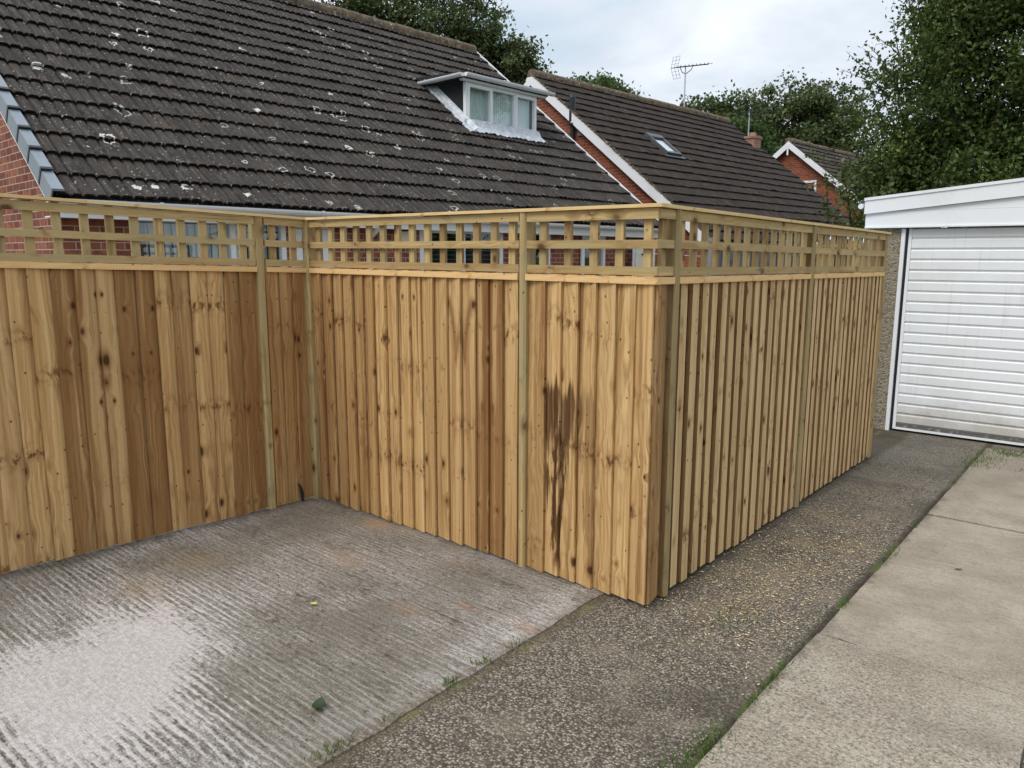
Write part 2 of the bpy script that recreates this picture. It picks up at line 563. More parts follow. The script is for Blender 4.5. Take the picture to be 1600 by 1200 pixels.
M['tile'] = tile_mat('dark_roof_tile', (0.036, 0.030, 0.027), (0.062, 0.053, 0.046), (0.56, 0.54, 0.48), 1.0)
M['tile2'] = tile_mat('neighbour_roof_tile', (0.029, 0.023, 0.020), (0.047, 0.037, 0.031), (0.38, 0.35, 0.29), 0.3)


def ridge_mat():
    k = NT('mossy_ridge_tile')
    p, _ = k.pos()
    a = k.noise(p, 7.0, 6, 0.7)
    c = k.mix(k.ramp(a, 0.35, 0.6), (0.07, 0.06, 0.052), (0.17, 0.125, 0.08))
    b = k.noise(p, 16.0, 4, 0.7)
    c = k.mix(k.ramp(b, 0.56, 0.66, 0, 0.9), c, (0.42, 0.37, 0.28))
    g = k.noise(p, 5.0, 3, 0.6)
    c = k.mix(k.ramp(g, 0.58, 0.7, 0, 0.6), c, (0.08, 0.085, 0.025))
    k.bump(a, 0.8, 0.02)
    return k.done(c, 0.95, 0.1)


M['ridge'] = ridge_mat()
M['white'] = plain('white_upvc', (0.80, 0.81, 0.82), 0.35, 0.03, 5, 0.5, 0, (0.55, 0.54, 0.50), 2.5, 0.25)
M['whitepaint'] = plain('white_painted_board', (0.78, 0.79, 0.80), 0.5, 0.04, 3, 0.4, 0, (0.5, 0.49, 0.46), 1.6, 0.4)
M['cream'] = plain('cream_paint', (0.74, 0.68, 0.55), 0.5, 0.04)
M['black'] = plain('black_plastic', (0.018, 0.018, 0.02), 0.4, 0.1)
M['felt'] = plain('roofing_felt', (0.022, 0.022, 0.024), 0.9, 0.2, 14)
M['iron'] = plain('black_iron', (0.02, 0.02, 0.02), 0.5, 0.1)
M['alu'] = plain('aluminium', (0.55, 0.56, 0.58), 0.45, 0.08, 9, 0.5, 0.8)
M['greyplastic'] = plain('grey_plastic', (0.23, 0.26, 0.29), 0.55, 0.10, 8, 0.4, 0, (0.14, 0.13, 0.11), 6, 0.5)
M['velux'] = plain('dark_grey_metal', (0.075, 0.078, 0.082), 0.5, 0.12, 8, 0.4)
M['slate'] = plain('slate_cheek', (0.055, 0.064, 0.06), 0.8, 0.15, 9, 0.2, 0, (0.10, 0.11, 0.09), 5, 0.5)
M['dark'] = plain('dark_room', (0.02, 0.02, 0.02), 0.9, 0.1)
M['gutterunder'] = plain('grey_soffit', (0.5, 0.5, 0.5), 0.6, 0.05)


def lead_mat():
    k = NT('lead_flashing')
    p, _ = k.pos()
    a = k.noise(p, 8.0, 5, 0.7)
    c = k.mix(k.ramp(a, 0.35, 0.7), (0.42, 0.45, 0.48), (0.68, 0.70, 0.72))
    b = k.noise(p, 20.0, 4, 0.7)
    c = k.mix(k.ramp(b, 0.58, 0.75, 0, 0.6), c, (0.16, 0.18, 0.2))
    k.bump(a, 0.6, 0.02)
    return k.done(c, 0.55, 0.4)


M['lead'] = lead_mat()


def glass_mat(name, refl=1.0):
    k = NT(name)
    tr = k.N('ShaderNodeBsdfTransparent')
    tr.inputs['Color'].default_value = (0.93, 0.96, 0.95, 1)
    gl = k.N('ShaderNodeBsdfGlossy')
    gl.inputs['Roughness'].default_value = 0.02
    gl.inputs['Color'].default_value = (0.95, 0.97, 1.0, 1)
    lw = k.N('ShaderNodeLayerWeight')
    lw.inputs['Blend'].default_value = 0.5
    fac = k.math('MULTIPLY_ADD', k.math('POWER', lw.outputs['Facing'], 5.0), 0.9, 0.085 * refl, clamp=True)
    mx = k.N('ShaderNodeMixShader')
    k.L(fac, mx.inputs[0])
    k.L(tr.outputs[0], mx.inputs[1])
    k.L(gl.outputs[0], mx.inputs[2])
    k.L(mx.outputs[0], k.out.inputs['Surface'])
    k.t.nodes.remove(k.b)
    return k.m


M['glass'] = glass_mat('window_glass')


def curtain_mat(name, c1, c2):
    k = NT(name)
    u, v = k.uv()
    a = k.noise(k.vec(k.math('MULTIPLY', u, 30.0), k.math('MULTIPLY', v, 0.8)), 1.0, 2)
    return k.done(k.mix(a, c1, c2), 0.9, 0.1)


M['net'] = curtain_mat('net_curtain', (0.82, 0.88, 0.87), (0.68, 0.76, 0.75))
M['vblind'] = curtain_mat('pale_blind', (0.56, 0.62, 0.62), (0.42, 0.48, 0.48))
M['shutter'] = plain('dark_slat_blind', (0.085, 0.095, 0.085), 0.6, 0.1)


def pebble_mat():
    k = NT('pebbledash')
    p, _ = k.pos()
    sx = k.N('ShaderNodeMapping')
    sx.inputs['Scale'].default_value = (1.0, 1.0, 1.6)
    k.L(p, sx.inputs[0])
    vo = k.vor(sx.outputs[0], 85.0)
    s = k.N('ShaderNodeSeparateColor')
    k.L(vo.outputs['Color'], s.inputs[0])
    c = k.mix(s.outputs[0], (0.36, 0.31, 0.23), (0.54, 0.475, 0.36))
    c = k.mix(k.ramp(s.outputs[1], 0.82, 0.9, 0, 0.8), c, (0.10, 0.07, 0.05))
    r = k.noise(sx.outputs[0], 22.0, 4, 0.6)
    c = k.mix(k.ramp(r, 0.5, 0.72, 0, 0.5), c, (0.21, 0.175, 0.13))
    k.bump(k.math('ADD', k.math('MULTIPLY', vo.outputs['Distance'], -0.8), k.math('MULTIPLY', r, 2.4)), 1.0, 0.02)
    return k.done(c, 0.95, 0.1)


M['pebble'] = pebble_mat()


def leaf_mat(name, dark, mid, light):
    k = NT(name)
    a, b, c_ = k.rid()
    c = k.mix(a, dark, mid)
    c = k.mix(k.ramp(b, 0.72, 1.0), c, light)
    tl = k.N('ShaderNodeBsdfTranslucent')
    k.L(c, tl.inputs['Color'])
    k.done(c, 0.55, 0.25)
    mx = k.N('ShaderNodeMixShader')
    mx.inputs[0].default_value = 0.28
    k.L(k.b.outputs[0], mx.inputs[1])
    k.L(tl.outputs[0], mx.inputs[2])
    k.L(mx.outputs[0], k.out.inputs['Surface'])
    return k.m


M['leaf_oak'] = leaf_mat('oak_leaf', (0.050, 0.070, 0.024), (0.115, 0.15, 0.052), (0.22, 0.26, 0.11))
M['leaf_pale'] = leaf_mat('pale_leaf', (0.05, 0.085, 0.022), (0.09, 0.14, 0.04), (0.15, 0.2, 0.06))
M['leaf_birch'] = leaf_mat('birch_leaf', (0.040, 0.068, 0.015), (0.11, 0.158, 0.036), (0.25, 0.31, 0.07))
M['leaf_shrub'] = leaf_mat('shrub_leaf', (0.04, 0.06, 0.016), (0.09, 0.115, 0.026), (0.19, 0.17, 0.04))
M['grass'] = leaf_mat('grass_blade', (0.06, 0.12, 0.02), (0.11, 0.19, 0.035), (0.2, 0.22, 0.07))
M['bark'] = plain('bark', (0.075, 0.058, 0.042), 0.95, 0.3, 12, 0.1)


def slab_mat():
    """Brushed concrete: ridges run along X; pale worn patch, brick-dust stains."""
    k = NT('brushed_concrete')
    p, o = k.pos()
    x, y = o[0], o[1]
    w = k.noise(k.vec(k.math('MULTIPLY', x, 1.0), k.math('MULTIPLY', y, 3.0)), 1.6, 3, 0.6)
    w2 = k.noise(k.vec(k.math('MULTIPLY', x, 9.0), k.math('MULTIPLY', y, 24.0)), 1.0, 4, 0.65)
    yy = k.math('ADD', y, k.math('ADD', k.math('MULTIPLY', w, 0.035), k.math('MULTIPLY', w2, 0.018)))
    wav = k.math('SINE', k.math('MULTIPLY', k.math('ADD', yy, k.math('MULTIPLY', k.noise(k.vec(k.math('MULTIPLY', x, 16.0), k.math('MULTIPLY', y, 16.0), 7.0), 1.0, 3, 0.65), 0.022)), 2 * math.pi / 0.031))
    st = k.noise(k.vec(k.math('MULTIPLY', x, 5.0), k.math('MULTIPLY', y, 85.0)), 1.0, 4, 0.6)
    st2 = k.noise(k.vec(k.math('MULTIPLY', x, 26.0), k.math('MULTIPLY', y, 120.0)), 1.0, 3, 0.65)
    gr = k.noise(p, 210.0, 4, 0.7)
    rough = k.noise(p, 60.0, 4, 0.7)
    st3 = k.noise(k.vec(k.math('MULTIPLY', x, 2.4), k.math('MULTIPLY', yy, 42.0), 3.0), 1.0, 3, 0.55)
    reg = k.ramp(k.noise(p, 1.3, 3, 0.6), 0.36, 0.62)
    wsharp = k.math('POWER', k.math('MULTIPLY_ADD', wav, 0.5, 0.5), 2.2)
    near = k.ramp(k.math('ADD', y, k.math('MULTIPLY', reg, 0.5)), 2.9, 1.5, 0.35, 1.0)
    ridge = k.math('ADD', k.math('ADD', k.math('MULTIPLY', k.math('MULTIPLY', k.math('SUBTRACT', wsharp, 0.35), k.math('MULTIPLY', near, k.math('MULTIPLY', k.math('MULTIPLY_ADD', reg, 0.7, 0.3), k.ramp(k.noise(k.vec(k.math('MULTIPLY', x, 7.0), k.math('MULTIPLY', y, 26.0), 1.5), 1.0, 3, 0.6), 0.34, 0.6, 0.25, 1.0)))), 0.44), k.math('MULTIPLY', st, 0.5)), k.math('ADD', k.math('MULTIPLY', st2, 0.62), k.math('MULTIPLY', rough, 0.55)))
    ridge = k.math('ADD', ridge, k.math('MULTIPLY', k.math('SUBTRACT', st3, 0.5), 0.3))
    big = k.noise(p, 1.7, 5, 0.6)
    nz = k.noise(p, 3.2, 5, 0.65)
    dx = k.math('ADD', x, 2.86)
    dy = k.math('MULTIPLY', k.math('ADD', y, -1.05), 1.2)
    rot = k.math('ADD', k.math('MULTIPLY', dx, 0.35), dy)
    rr = k.math('SQRT', k.math('ADD', k.math('MULTIPLY', dx, dx), k.math('MULTIPLY', rot, rot)))
    field = k.math('ADD', rr, k.math('ADD', k.math('MULTIPLY', k.math('SUBTRACT', nz, 0.5), 0.8), k.math('MULTIPLY', k.math('SUBTRACT', ridge, 0.8), -0.65)))
    patch = k.ramp(field, 0.62, 0.36)
    halo = k.ramp(k.math('ADD', rr, k.math('MULTIPLY', k.math('SUBTRACT', nz, 0.5), 1.2)), 1.1, 0.5)
    edge = k.ramp(k.math('ADD', x, k.math('MULTIPLY', nz, 0.25)), -2.0, -1.8)
    ridge = k.math('ADD', ridge, k.math('ADD', k.math('MULTIPLY', halo, 0.07), k.math('MULTIPLY', edge, 0.12)))
    ridge = k.math('ADD', ridge, k.math('ADD', k.math('MULTIPLY', k.math('SUBTRACT', k.noise(k.vec(k.math('MULTIPLY', x, 85.0), k.math('MULTIPLY', y, 150.0), 2.0), 1.0, 4, 0.75), 0.5), 1.25), k.math('MULTIPLY', k.math('SUBTRACT', gr, 0.5), 0.6)))
    c = k.mix(k.ramp(ridge, 0.58, 0.82), (0.090, 0.076, 0.061), (0.32, 0.282, 0.243))
    c = k.mix(k.ramp(ridge, 0.90, 1.03, 0, 0.97), c, (0.62, 0.575, 0.535))
    c = k.mix(k.ramp(big, 0.46, 0.7, 0, 0.5), c, (0.15, 0.13, 0.105))
    olive = k.ramp(k.noise(p, 1.15, 4, 0.6), 0.42, 0.6, 0, 0.5)
    c = k.mix(olive, c, (0.165, 0.14, 0.095))
    c = k.mix(k.math('MULTIPLY', patch, 0.86), c, k.mix(k.ramp(rough, 0.35, 0.65), (0.54, 0.48, 0.445), (0.72, 0.655, 0.62)))
    c = k.mix(k.ramp(gr, 0.64, 0.74, 0, 0.75), c, (0.06, 0.052, 0.045))
    hole = k.noise(k.vec(k.math('MULTIPLY', x, 22.0), k.math('MULTIPLY', y, 46.0), 5.0), 1.0, 4, 0.72)
    c = k.mix(k.math('MULTIPLY', k.ramp(hole, 0.58, 0.67, 0, 0.85), k.math('MULTIPLY_ADD', patch, -0.7, 1.0)), c, (0.06, 0.048, 0.038))
    dirt = k.noise(k.vec(k.math('MULTIPLY', x, 3.0), k.math('MULTIPLY', y, 5.0), 9.0), 1.0, 5, 0.7)
    c = k.mix(k.math('MULTIPLY', k.math('MULTIPLY', k.ramp(dirt, 0.48, 0.66, 0, 0.6), k.math('MULTIPLY_ADD', patch, -1.0, 1.0)), k.ramp(hole, 0.44, 0.56)), c, (0.09, 0.07, 0.05))
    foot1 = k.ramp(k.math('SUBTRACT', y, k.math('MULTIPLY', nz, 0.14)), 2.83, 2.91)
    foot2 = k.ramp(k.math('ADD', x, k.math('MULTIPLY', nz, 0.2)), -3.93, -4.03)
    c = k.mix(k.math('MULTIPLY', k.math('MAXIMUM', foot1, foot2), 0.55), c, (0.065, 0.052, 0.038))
    rim = k.math('MULTIPLY', k.ramp(k.math('ADD', x, k.math('MULTIPLY', nz, 0.10)), -1.875, -1.825), k.ramp(rough, 0.42, 0.58, 0.0, 0.75))
    c = k.mix(rim, c, (0.17, 0.12, 0.06))
    # brick dust and sawdust stains
    for (sx, sy, r, col, a) in ((-1.95, 2.44, 0.09, (0.55, 0.22, 0.09), 1.0), (-2.26, 2.40, 0.07, (0.52, 0.21, 0.09), .9), (-3.45, 2.86, 0.13, (0.52, 0.29, 0.11), .95),
                                (-3.2, 2.93, 0.06, (0.47, 0.28, 0.12), .6), (-3.1, 2.4, 0.15, (0.46, 0.25, 0.10), .8), (-3.55, 1.5, 0.2, (0.34, 0.20, 0.06), .8), (-3.7, 1.85, 0.24, (0.32, 0.20, 0.08), .8), (-2.45, 2.2, 0.1, (0.44, 0.24, 0.10), .7), (-2.6, 2.75, 0.1, (0.46, 0.26, 0.11), .7),
                                (-2.75, 1.75, 0.3, (0.10, 0.085, 0.05), .75), (-3.9, 1.35, 0.22, (0.085, 0.07, 0.04), .8), (-1.93, 2.9, 0.08, (0.42, 0.28, 0.14), .6)):
        ex = k.math('SUBTRACT', x, sx)
        ey = k.math('MULTIPLY', k.math('SUBTRACT', y, sy), 1.6)
        q = k.math('SQRT', k.math('ADD', k.math('MULTIPLY', ex, ex), k.math('MULTIPLY', ey, ey)))
        q = k.math('ADD', q, k.math('MULTIPLY', k.math('ADD', k.math('SUBTRACT', rough, 0.5), k.math('SUBTRACT', nz, 0.5)), r * 3.4))
        c = k.mix(k.math('MULTIPLY', k.ramp(q, r * 1.25, r * 0.2, 0, a), k.math('MULTIPLY', k.ramp(ridge, 0.55, 0.9, 1.0, 0.4), k.ramp(k.math('ADD', k.math('MULTIPLY', gr, 0.5), k.math('MULTIPLY', rough, 0.5)), 0.42, 0.54, 0.15, 1.0))), c, col)
    k.bump(k.math('ADD', ridge, k.math('MULTIPLY', gr, 0.35)), 0.8, 0.009)
    return k.done(c, 0.88, 0.2)


def aggregate_mat():
    k = NT('exposed_aggregate')
    p, o = k.pos()
    x, y = o[0], o[1]
    wv = k.noise(p, 40.0, 2, 0.5, 0, 'Color')
    wp = k.N('ShaderNodeVectorMath', operation='MULTIPLY_ADD')
    k.put(wp.inputs[0], wv)
    wp.inputs[1].default_value = (0.012, 0.012, 0.0)
    k.put(wp.inputs[2], p)
    vo = k.vor(wp.outputs[0], 110.0)
    s = k.N('ShaderNodeSeparateColor')
    k.L(vo.outputs['Color'], s.inputs[0])
    c = k.mix(s.outputs[0], (0.092, 0.075, 0.056), (0.33, 0.278, 0.212))
    c = k.mix(k.ramp(s.outputs[1], 0.76, 0.92), c, (0.42, 0.365, 0.28))
    c = k.mix(k.ramp(vo.outputs['Distance'], 0.40, 0.64, 0, 0.8), c, (0.046, 0.038, 0.030))
    f = k.noise(p, 150.0, 3, 0.7)
    c = k.mix(k.ramp(f, 0.62, 0.72, 0, 0.55), c, (0.36, 0.33, 0.27))
    big = k.noise(p, 1.5, 5, 0.6)
    c = k.mix(k.ramp(big, 0.48, 0.68, 0, 0.6), c, (0.066, 0.053, 0.039))
    tb = k.noise(k.vec(x, y, 8.0), 2.6, 5, 0.65)
    c = k.mix(k.ramp(tb, 0.5, 0.66, 0, 0.45), c, (0.25, 0.205, 0.15))
    # worn, lighter grey towards the far end
    far = k.math('MULTIPLY', k.ramp(y, 4.6, 6.8), k.ramp(k.noise(p, 2.2, 4, 0.6), 0.3, 0.6))
    c = k.mix(k.math('MULTIPLY', far, 0.35), c, (0.17, 0.155, 0.135))
    # sawdust lying along the foot of the fence
    dn = k.noise(p, 4.0, 4, 0.65)
    yc = k.math('MULTIPLY', k.ramp(y, 2.6, 3.3), k.ramp(y, 6.2, 4.6))
    xc = k.ramp(k.math('ABSOLUTE', k.math('ADD', x, 1.36)), 0.42, 0.12)
    reg = k.math('MULTIPLY', k.math('MULTIPLY', yc, xc), k.ramp(dn, 0.42, 0.62))
    v2 = k.vor(k.vec(x, k.math('MULTIPLY', y, 0.7), 3.0), 130.0)
    s2 = k.N('ShaderNodeSeparateColor')
    k.L(v2.outputs['Color'], s2.inputs[0])
    chip = k.math('MULTIPLY', k.ramp(s2.outputs[0], 0.52, 0.6), k.ramp(v2.outputs['Distance'], 0.5, 0.3))
    c = k.mix(k.math('MULTIPLY', chip, k.math('MULTIPLY', reg, 0.6)), c, (0.48, 0.37, 0.21))
    c = k.mix(k.math('MULTIPLY', reg, 0.18), c, (0.3, 0.2, 0.1))
    ms = k.noise(p, 3.1, 5, 0.7)
    c = k.mix(k.math('MULTIPLY', k.ramp(ms, 0.6, 0.72, 0, 0.5), k.ramp(f, 0.4, 0.6)), c, (0.07, 0.085, 0.025))
    jn = k.noise(p, 7.0, 4, 0.7)
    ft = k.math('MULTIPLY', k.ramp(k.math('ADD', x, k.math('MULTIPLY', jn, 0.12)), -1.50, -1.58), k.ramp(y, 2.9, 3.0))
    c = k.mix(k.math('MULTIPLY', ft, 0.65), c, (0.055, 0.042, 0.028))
    jp = k.ramp(k.math('ADD', k.math('ABSOLUTE', k.math('ADD', x, 0.955)), k.math('MULTIPLY', jn, 0.05)), 0.075, 0.025)
    c = k.mix(k.math('MULTIPLY', jp, 0.85), c, (0.035, 0.028, 0.018))
    c = k.mix(k.math('MULTIPLY', jp, k.ramp(jn, 0.5, 0.62, 0, 0.85)), c, (0.10, 0.13, 0.03))
    js = k.ramp(k.math('ADD', k.math('ABSOLUTE', k.math('ADD', x, 1.845)), k.math('MULTIPLY', jn, 0.06)), 0.085, 0.03)
    c = k.mix(k.math('MULTIPLY', js, 0.6), c, (0.10, 0.075, 0.04))
    c = k.mix(k.math('MULTIPLY', js, k.ramp(jn, 0.52, 0.62, 0, 0.7)), c, (0.20, 0.19, 0.06))
    h = k.math('ADD', k.math('MULTIPLY', vo.outputs['Distance'], -1.0), k.math('MULTIPLY', f, 0.6))
    k.bump(h, 0.9, 0.008)
    return k.done(c, 0.85, 0.25)


def path_mat():
    k = NT('worn_concrete')
    p, o = k.pos()
    x, y = o[0], o[1]
    seed, tone, _ = k.rid()
    a = k.noise(p, 2.3, 6, 0.65)
    c = k.mix(k.ramp(a, 0.3, 0.7), (0.285, 0.235, 0.172), (0.43, 0.37, 0.285))
    st = k.noise(k.vec(k.math('MULTIPLY', x, 7.0), k.math('MULTIPLY', y, 70.0)), 1.0, 4, 0.6)
    c = k.mix(k.ramp(st, 0.5, 0.68, 0, 0.45), c, (0.185, 0.16, 0.13))
    vo = k.vor(p, 105.0)
    s = k.N('ShaderNodeSeparateColor')
    k.L(vo.outputs['Color'], s.inputs[0])
    wear = k.ramp(k.math('ADD', y, k.math('MULTIPLY', a, 1.0)), 4.1, 3.3)
    ag = k.noise(p, 88.0, 5, 0.72, 0.3)
    c = k.mix(k.math('MULTIPLY', k.ramp(ag, 0.52, 0.6), k.math('MULTIPLY_ADD', wear, 0.72, 0.22)), c, (0.115, 0.10, 0.08))
    c = k.mix(k.math('MULTIPLY', k.ramp(ag, 0.46, 0.38), k.math('MULTIPLY_ADD', wear, 0.65, 0.2)), c, (0.52, 0.465, 0.37))
    gp = k.noise(p, 130.0, 5, 0.75)
    c = k.mix(k.ramp(gp, 0.42, 0.62, 0.3, 0.0), c, (0.14, 0.12, 0.095))
    pit = k.noise(k.vec(k.math('MULTIPLY', x, 30.0), k.math('MULTIPLY', y, 55.0)), 1.0, 4, 0.7)
    c = k.mix(k.ramp(pit, 0.63, 0.72, 0, 0.75), c, (0.085, 0.075, 0.062))
    d = k.noise(k.vec(k.math('MULTIPLY', x, 1.2), k.math('MULTIPLY', y, 2.6), 2.0), 1.0, 5, 0.65)
    c = k.mix(k.ramp(d, 0.52, 0.74, 0, 0.5), c, (0.17, 0.145, 0.115))
    ed = k.ramp(k.math('ADD', x, k.math('MULTIPLY', k.noise(p, 6.0, 5, 0.7), 0.22)), -0.80, -0.86)
    c = k.mix(k.math('MULTIPLY', ed, 0.6), c, (0.10, 0.082, 0.055))
    rg = k.noise(p, 34.0, 5, 0.75)
    c = k.mix(k.math('MULTIPLY', k.ramp(rg, 0.54, 0.66), 0.4), c, (0.13, 0.108, 0.08))
    wig = k.math('MULTIPLY', k.math('SUBTRACT', k.noise(p, 14.0, 6, 0.75), 0.5), 0.07)
    for jy, brk_, am in ((3.225, -0.72, 0.9),):
        jd = k.math('ABSOLUTE', k.math('ADD', k.math('SUBTRACT', y, jy), k.math('ADD', wig, k.math('MULTIPLY', k.math('ADD', x, 0.9), 0.05 if am > .6 else -0.3))))
        jm = k.math('MULTIPLY', k.math('MULTIPLY', k.ramp(jd, 0.012, 0.002), k.ramp(k.noise(p, 20.0, 3, 0.6), 0.4, 0.5)), k.ramp(k.math('ADD', x, k.math('MULTIPLY', a, 0.3)), brk_ + 0.35, brk_, 0.3, am))
        c = k.mix(jm, c, (0.035, 0.03, 0.024))
    c = k.mix(k.math('MULTIPLY', k.ramp(y, 5.3, 6.8), 0.35), c, (0.16, 0.135, 0.105))
    k.bump(k.math('ADD', k.math('ADD', st, pit), k.math('MULTIPLY', vo.outputs['Distance'], 0.7)), 0.6, 0.006)
    return k.done(c, 0.88, 0.2)


def soil_mat():
    k = NT('lawn_and_soil')
    p, o = k.pos()
    a = k.noise(p, 1.2, 5, 0.6)
    c = k.mix(k.ramp(a, 0.4, 0.65), (0.05, 0.08, 0.025), (0.085, 0.07, 0.045))
    k.bump(k.noise(p, 30.0, 4), 0.6, 0.02)
    return k.done(c, 0.95, 0.1)


# ------------------------------------------------------------------ setting: ground, drive, slab, path
def sheet(x0, x1, y0, y1, nx, ny, dz, jx0=None, jx1=None, skirt=0.0, zfun=gz, rid=(0.5, 0.5, 0)):
    mb = MB()
    xs, ys = np.linspace(0, 1, nx + 1), np.linspace(y0, y1, ny + 1)
    g = np.zeros((ny + 1, nx + 1, 3))
    for j, y in enumerate(ys):
        a = x0 if jx0 is None else x0 + jx0(y)
        b = x1 if jx1 is None else x1 + jx1(y)
        X = a + (b - a) * xs
        g[j, :, 0], g[j, :, 1], g[j, :, 2] = X, y, zfun(X, np.full_like(X, y)) + dz
    for j in range(ny):
        for i in range(nx):
            mb.face([g[j, i], g[j, i + 1], g[j + 1, i + 1], g[j + 1, i]], None, rid, True)
    if skirt:
        rim = [g[0, i] for i in range(nx + 1)] + [g[j, nx] for j in range(1, ny + 1)] + [g[ny, i] for i in range(nx - 1, -1, -1)] + [g[j, 0] for j in range(ny - 1, 0, -1)]
        for a, b in zip(rim, rim[1:] + rim[:1]):
            dn = np.array([0, 0, -skirt])
            mb.face([a + dn, b + dn, b, a], None, rid)
    return mb


def wob(seed, amp):
    r = np.random.default_rng(seed)
    ph, fr = r.uniform(0, 6.28, 6), np.array([1.3, 2.9, 6.1, 13.0, 27.0, 44.0])
    am = amp * np.array([1, 0.8, 0.6, 0.5, 0.4, 0.35])
    return lambda y: float((am * np.sin(fr * y + ph)).sum())


mb = MB()
R_ = 900
mb.face([(-R_, -R_, -0.30), (R_, -R_, -0.30), (R_, R_, -0.30), (-R_, R_, -0.30)])
tag(mb.build('ground', soil_mat()), kind='structure')
MA = aggregate_mat()
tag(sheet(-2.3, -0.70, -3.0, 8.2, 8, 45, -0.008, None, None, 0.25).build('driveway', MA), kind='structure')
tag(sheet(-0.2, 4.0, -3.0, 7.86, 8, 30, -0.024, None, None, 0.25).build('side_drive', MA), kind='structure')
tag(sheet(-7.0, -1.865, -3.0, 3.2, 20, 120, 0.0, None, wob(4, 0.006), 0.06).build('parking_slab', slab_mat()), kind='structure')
mb = MB()
PM = path_mat()
joints = [-3.0, 0.95, 3.215, 5.30, 6.90, 7.62]
for i in range(5):
    y0, y1 = joints[i] + 0.006, joints[i + 1] - 0.006
    s = sheet(-0.945, -0.165, y0, y1, 5, int((y1 - y0) * 14) + 2, 0.004 + 0.004 * math.sin(i * 2.3), wob(20, 0.0022), wob(31, 0.003), 0.10)
    base = len(mb.v)
    mb.v += s.v
    mb.f += [tuple(q + base for q in f) for f in s.f]
    mb.uv += s.uv
    mb.rid += s.rid
    mb.sm += s.sm
tag(mb.build('concrete_path', PM), kind='structure')
# patio in the neighbour's garden
tag(sheet(-9.5, -4.3, 3.4, 14.0, 6, 10, -0.1, None, None, 0.2, lambda x, y: np.asarray(x) * 0).build('patio', PM), kind='structure')

# ------------------------------------------------------------------ the new garden fence
ZT, ZM = 1.82, 1.481
fence = thing('garden_fence', (AX, AY, 0), 'new tan timber closeboard fence with square trellis on top, turning two corners', 'fence')


class Run:
    """A straight fence run: a along the run, b outward (towards the viewer), z up from the ground line."""

    def __init__(s, p0, p1):
        s.p0, s.p1 = np.array(p0, float), np.array(p1, float)
        d = s.p1 - s.p0
        s.L = np.linalg.norm(d)
        s.a = np.append(d / s.L, 0)
        s.b = np.array([s.a[1], -s.a[0], 0])

    def g(s, a):
        q = s.p0 + s.a[:2] * a
        return float(gz(q[0], q[1]))

    def P(s, a, b, z):
        q = s.p0 + s.a[:2] * a
        return np.array([q[0], q[1], 0]) + s.b * b + np.array([0, 0, z + s.g(a)])

    def bar(s, mb, a0, a1, b0, b1, z0, z1, rid=None):
        mb.hexa([s.P(a0, b1, z0), s.P(a1, b1, z0), s.P(a1, b0, z0), s.P(a0, b0, z0), s.P(a0, b1, z1), s.P(a1, b1, z1), s.P(a1, b0, z1), s.P(a0, b0, z1)], rid)


def uvboard(mb, pts_bottom, pts_top, rid, z0, z1, mirror, first_rid=None):
    """A board given by its 4-point section at bottom and top. UV: u across, v = height."""
    n = len(pts_bottom)
    us = [0.0]
    for i in range(n):
        us.append(us[-1] + float(np.linalg.norm(pts_bottom[(i + 1) % n] - pts_bottom[i])))
    W_ = us[-1]
    for i in range(n):
        j = (i + 1) % n
        u0, u1 = us[i], us[i + 1]
        if mirror:
            u0, u1 = W_ - u0, W_ - u1
        mb.face([pts_bottom[i], pts_bottom[j], pts_top[j], pts_top[i]], [(u0, z0), (u1, z0), (u1, z1), (u0, z1)], first_rid if (first_rid and i == 0) else rid)
    mb.face(pts_top, [(0.3 + us[i], z1) for i in range(n)], rid)
    mb.face(pts_bottom[::-1], [(0.3 + us[i], z0) for i in range(n)], rid)


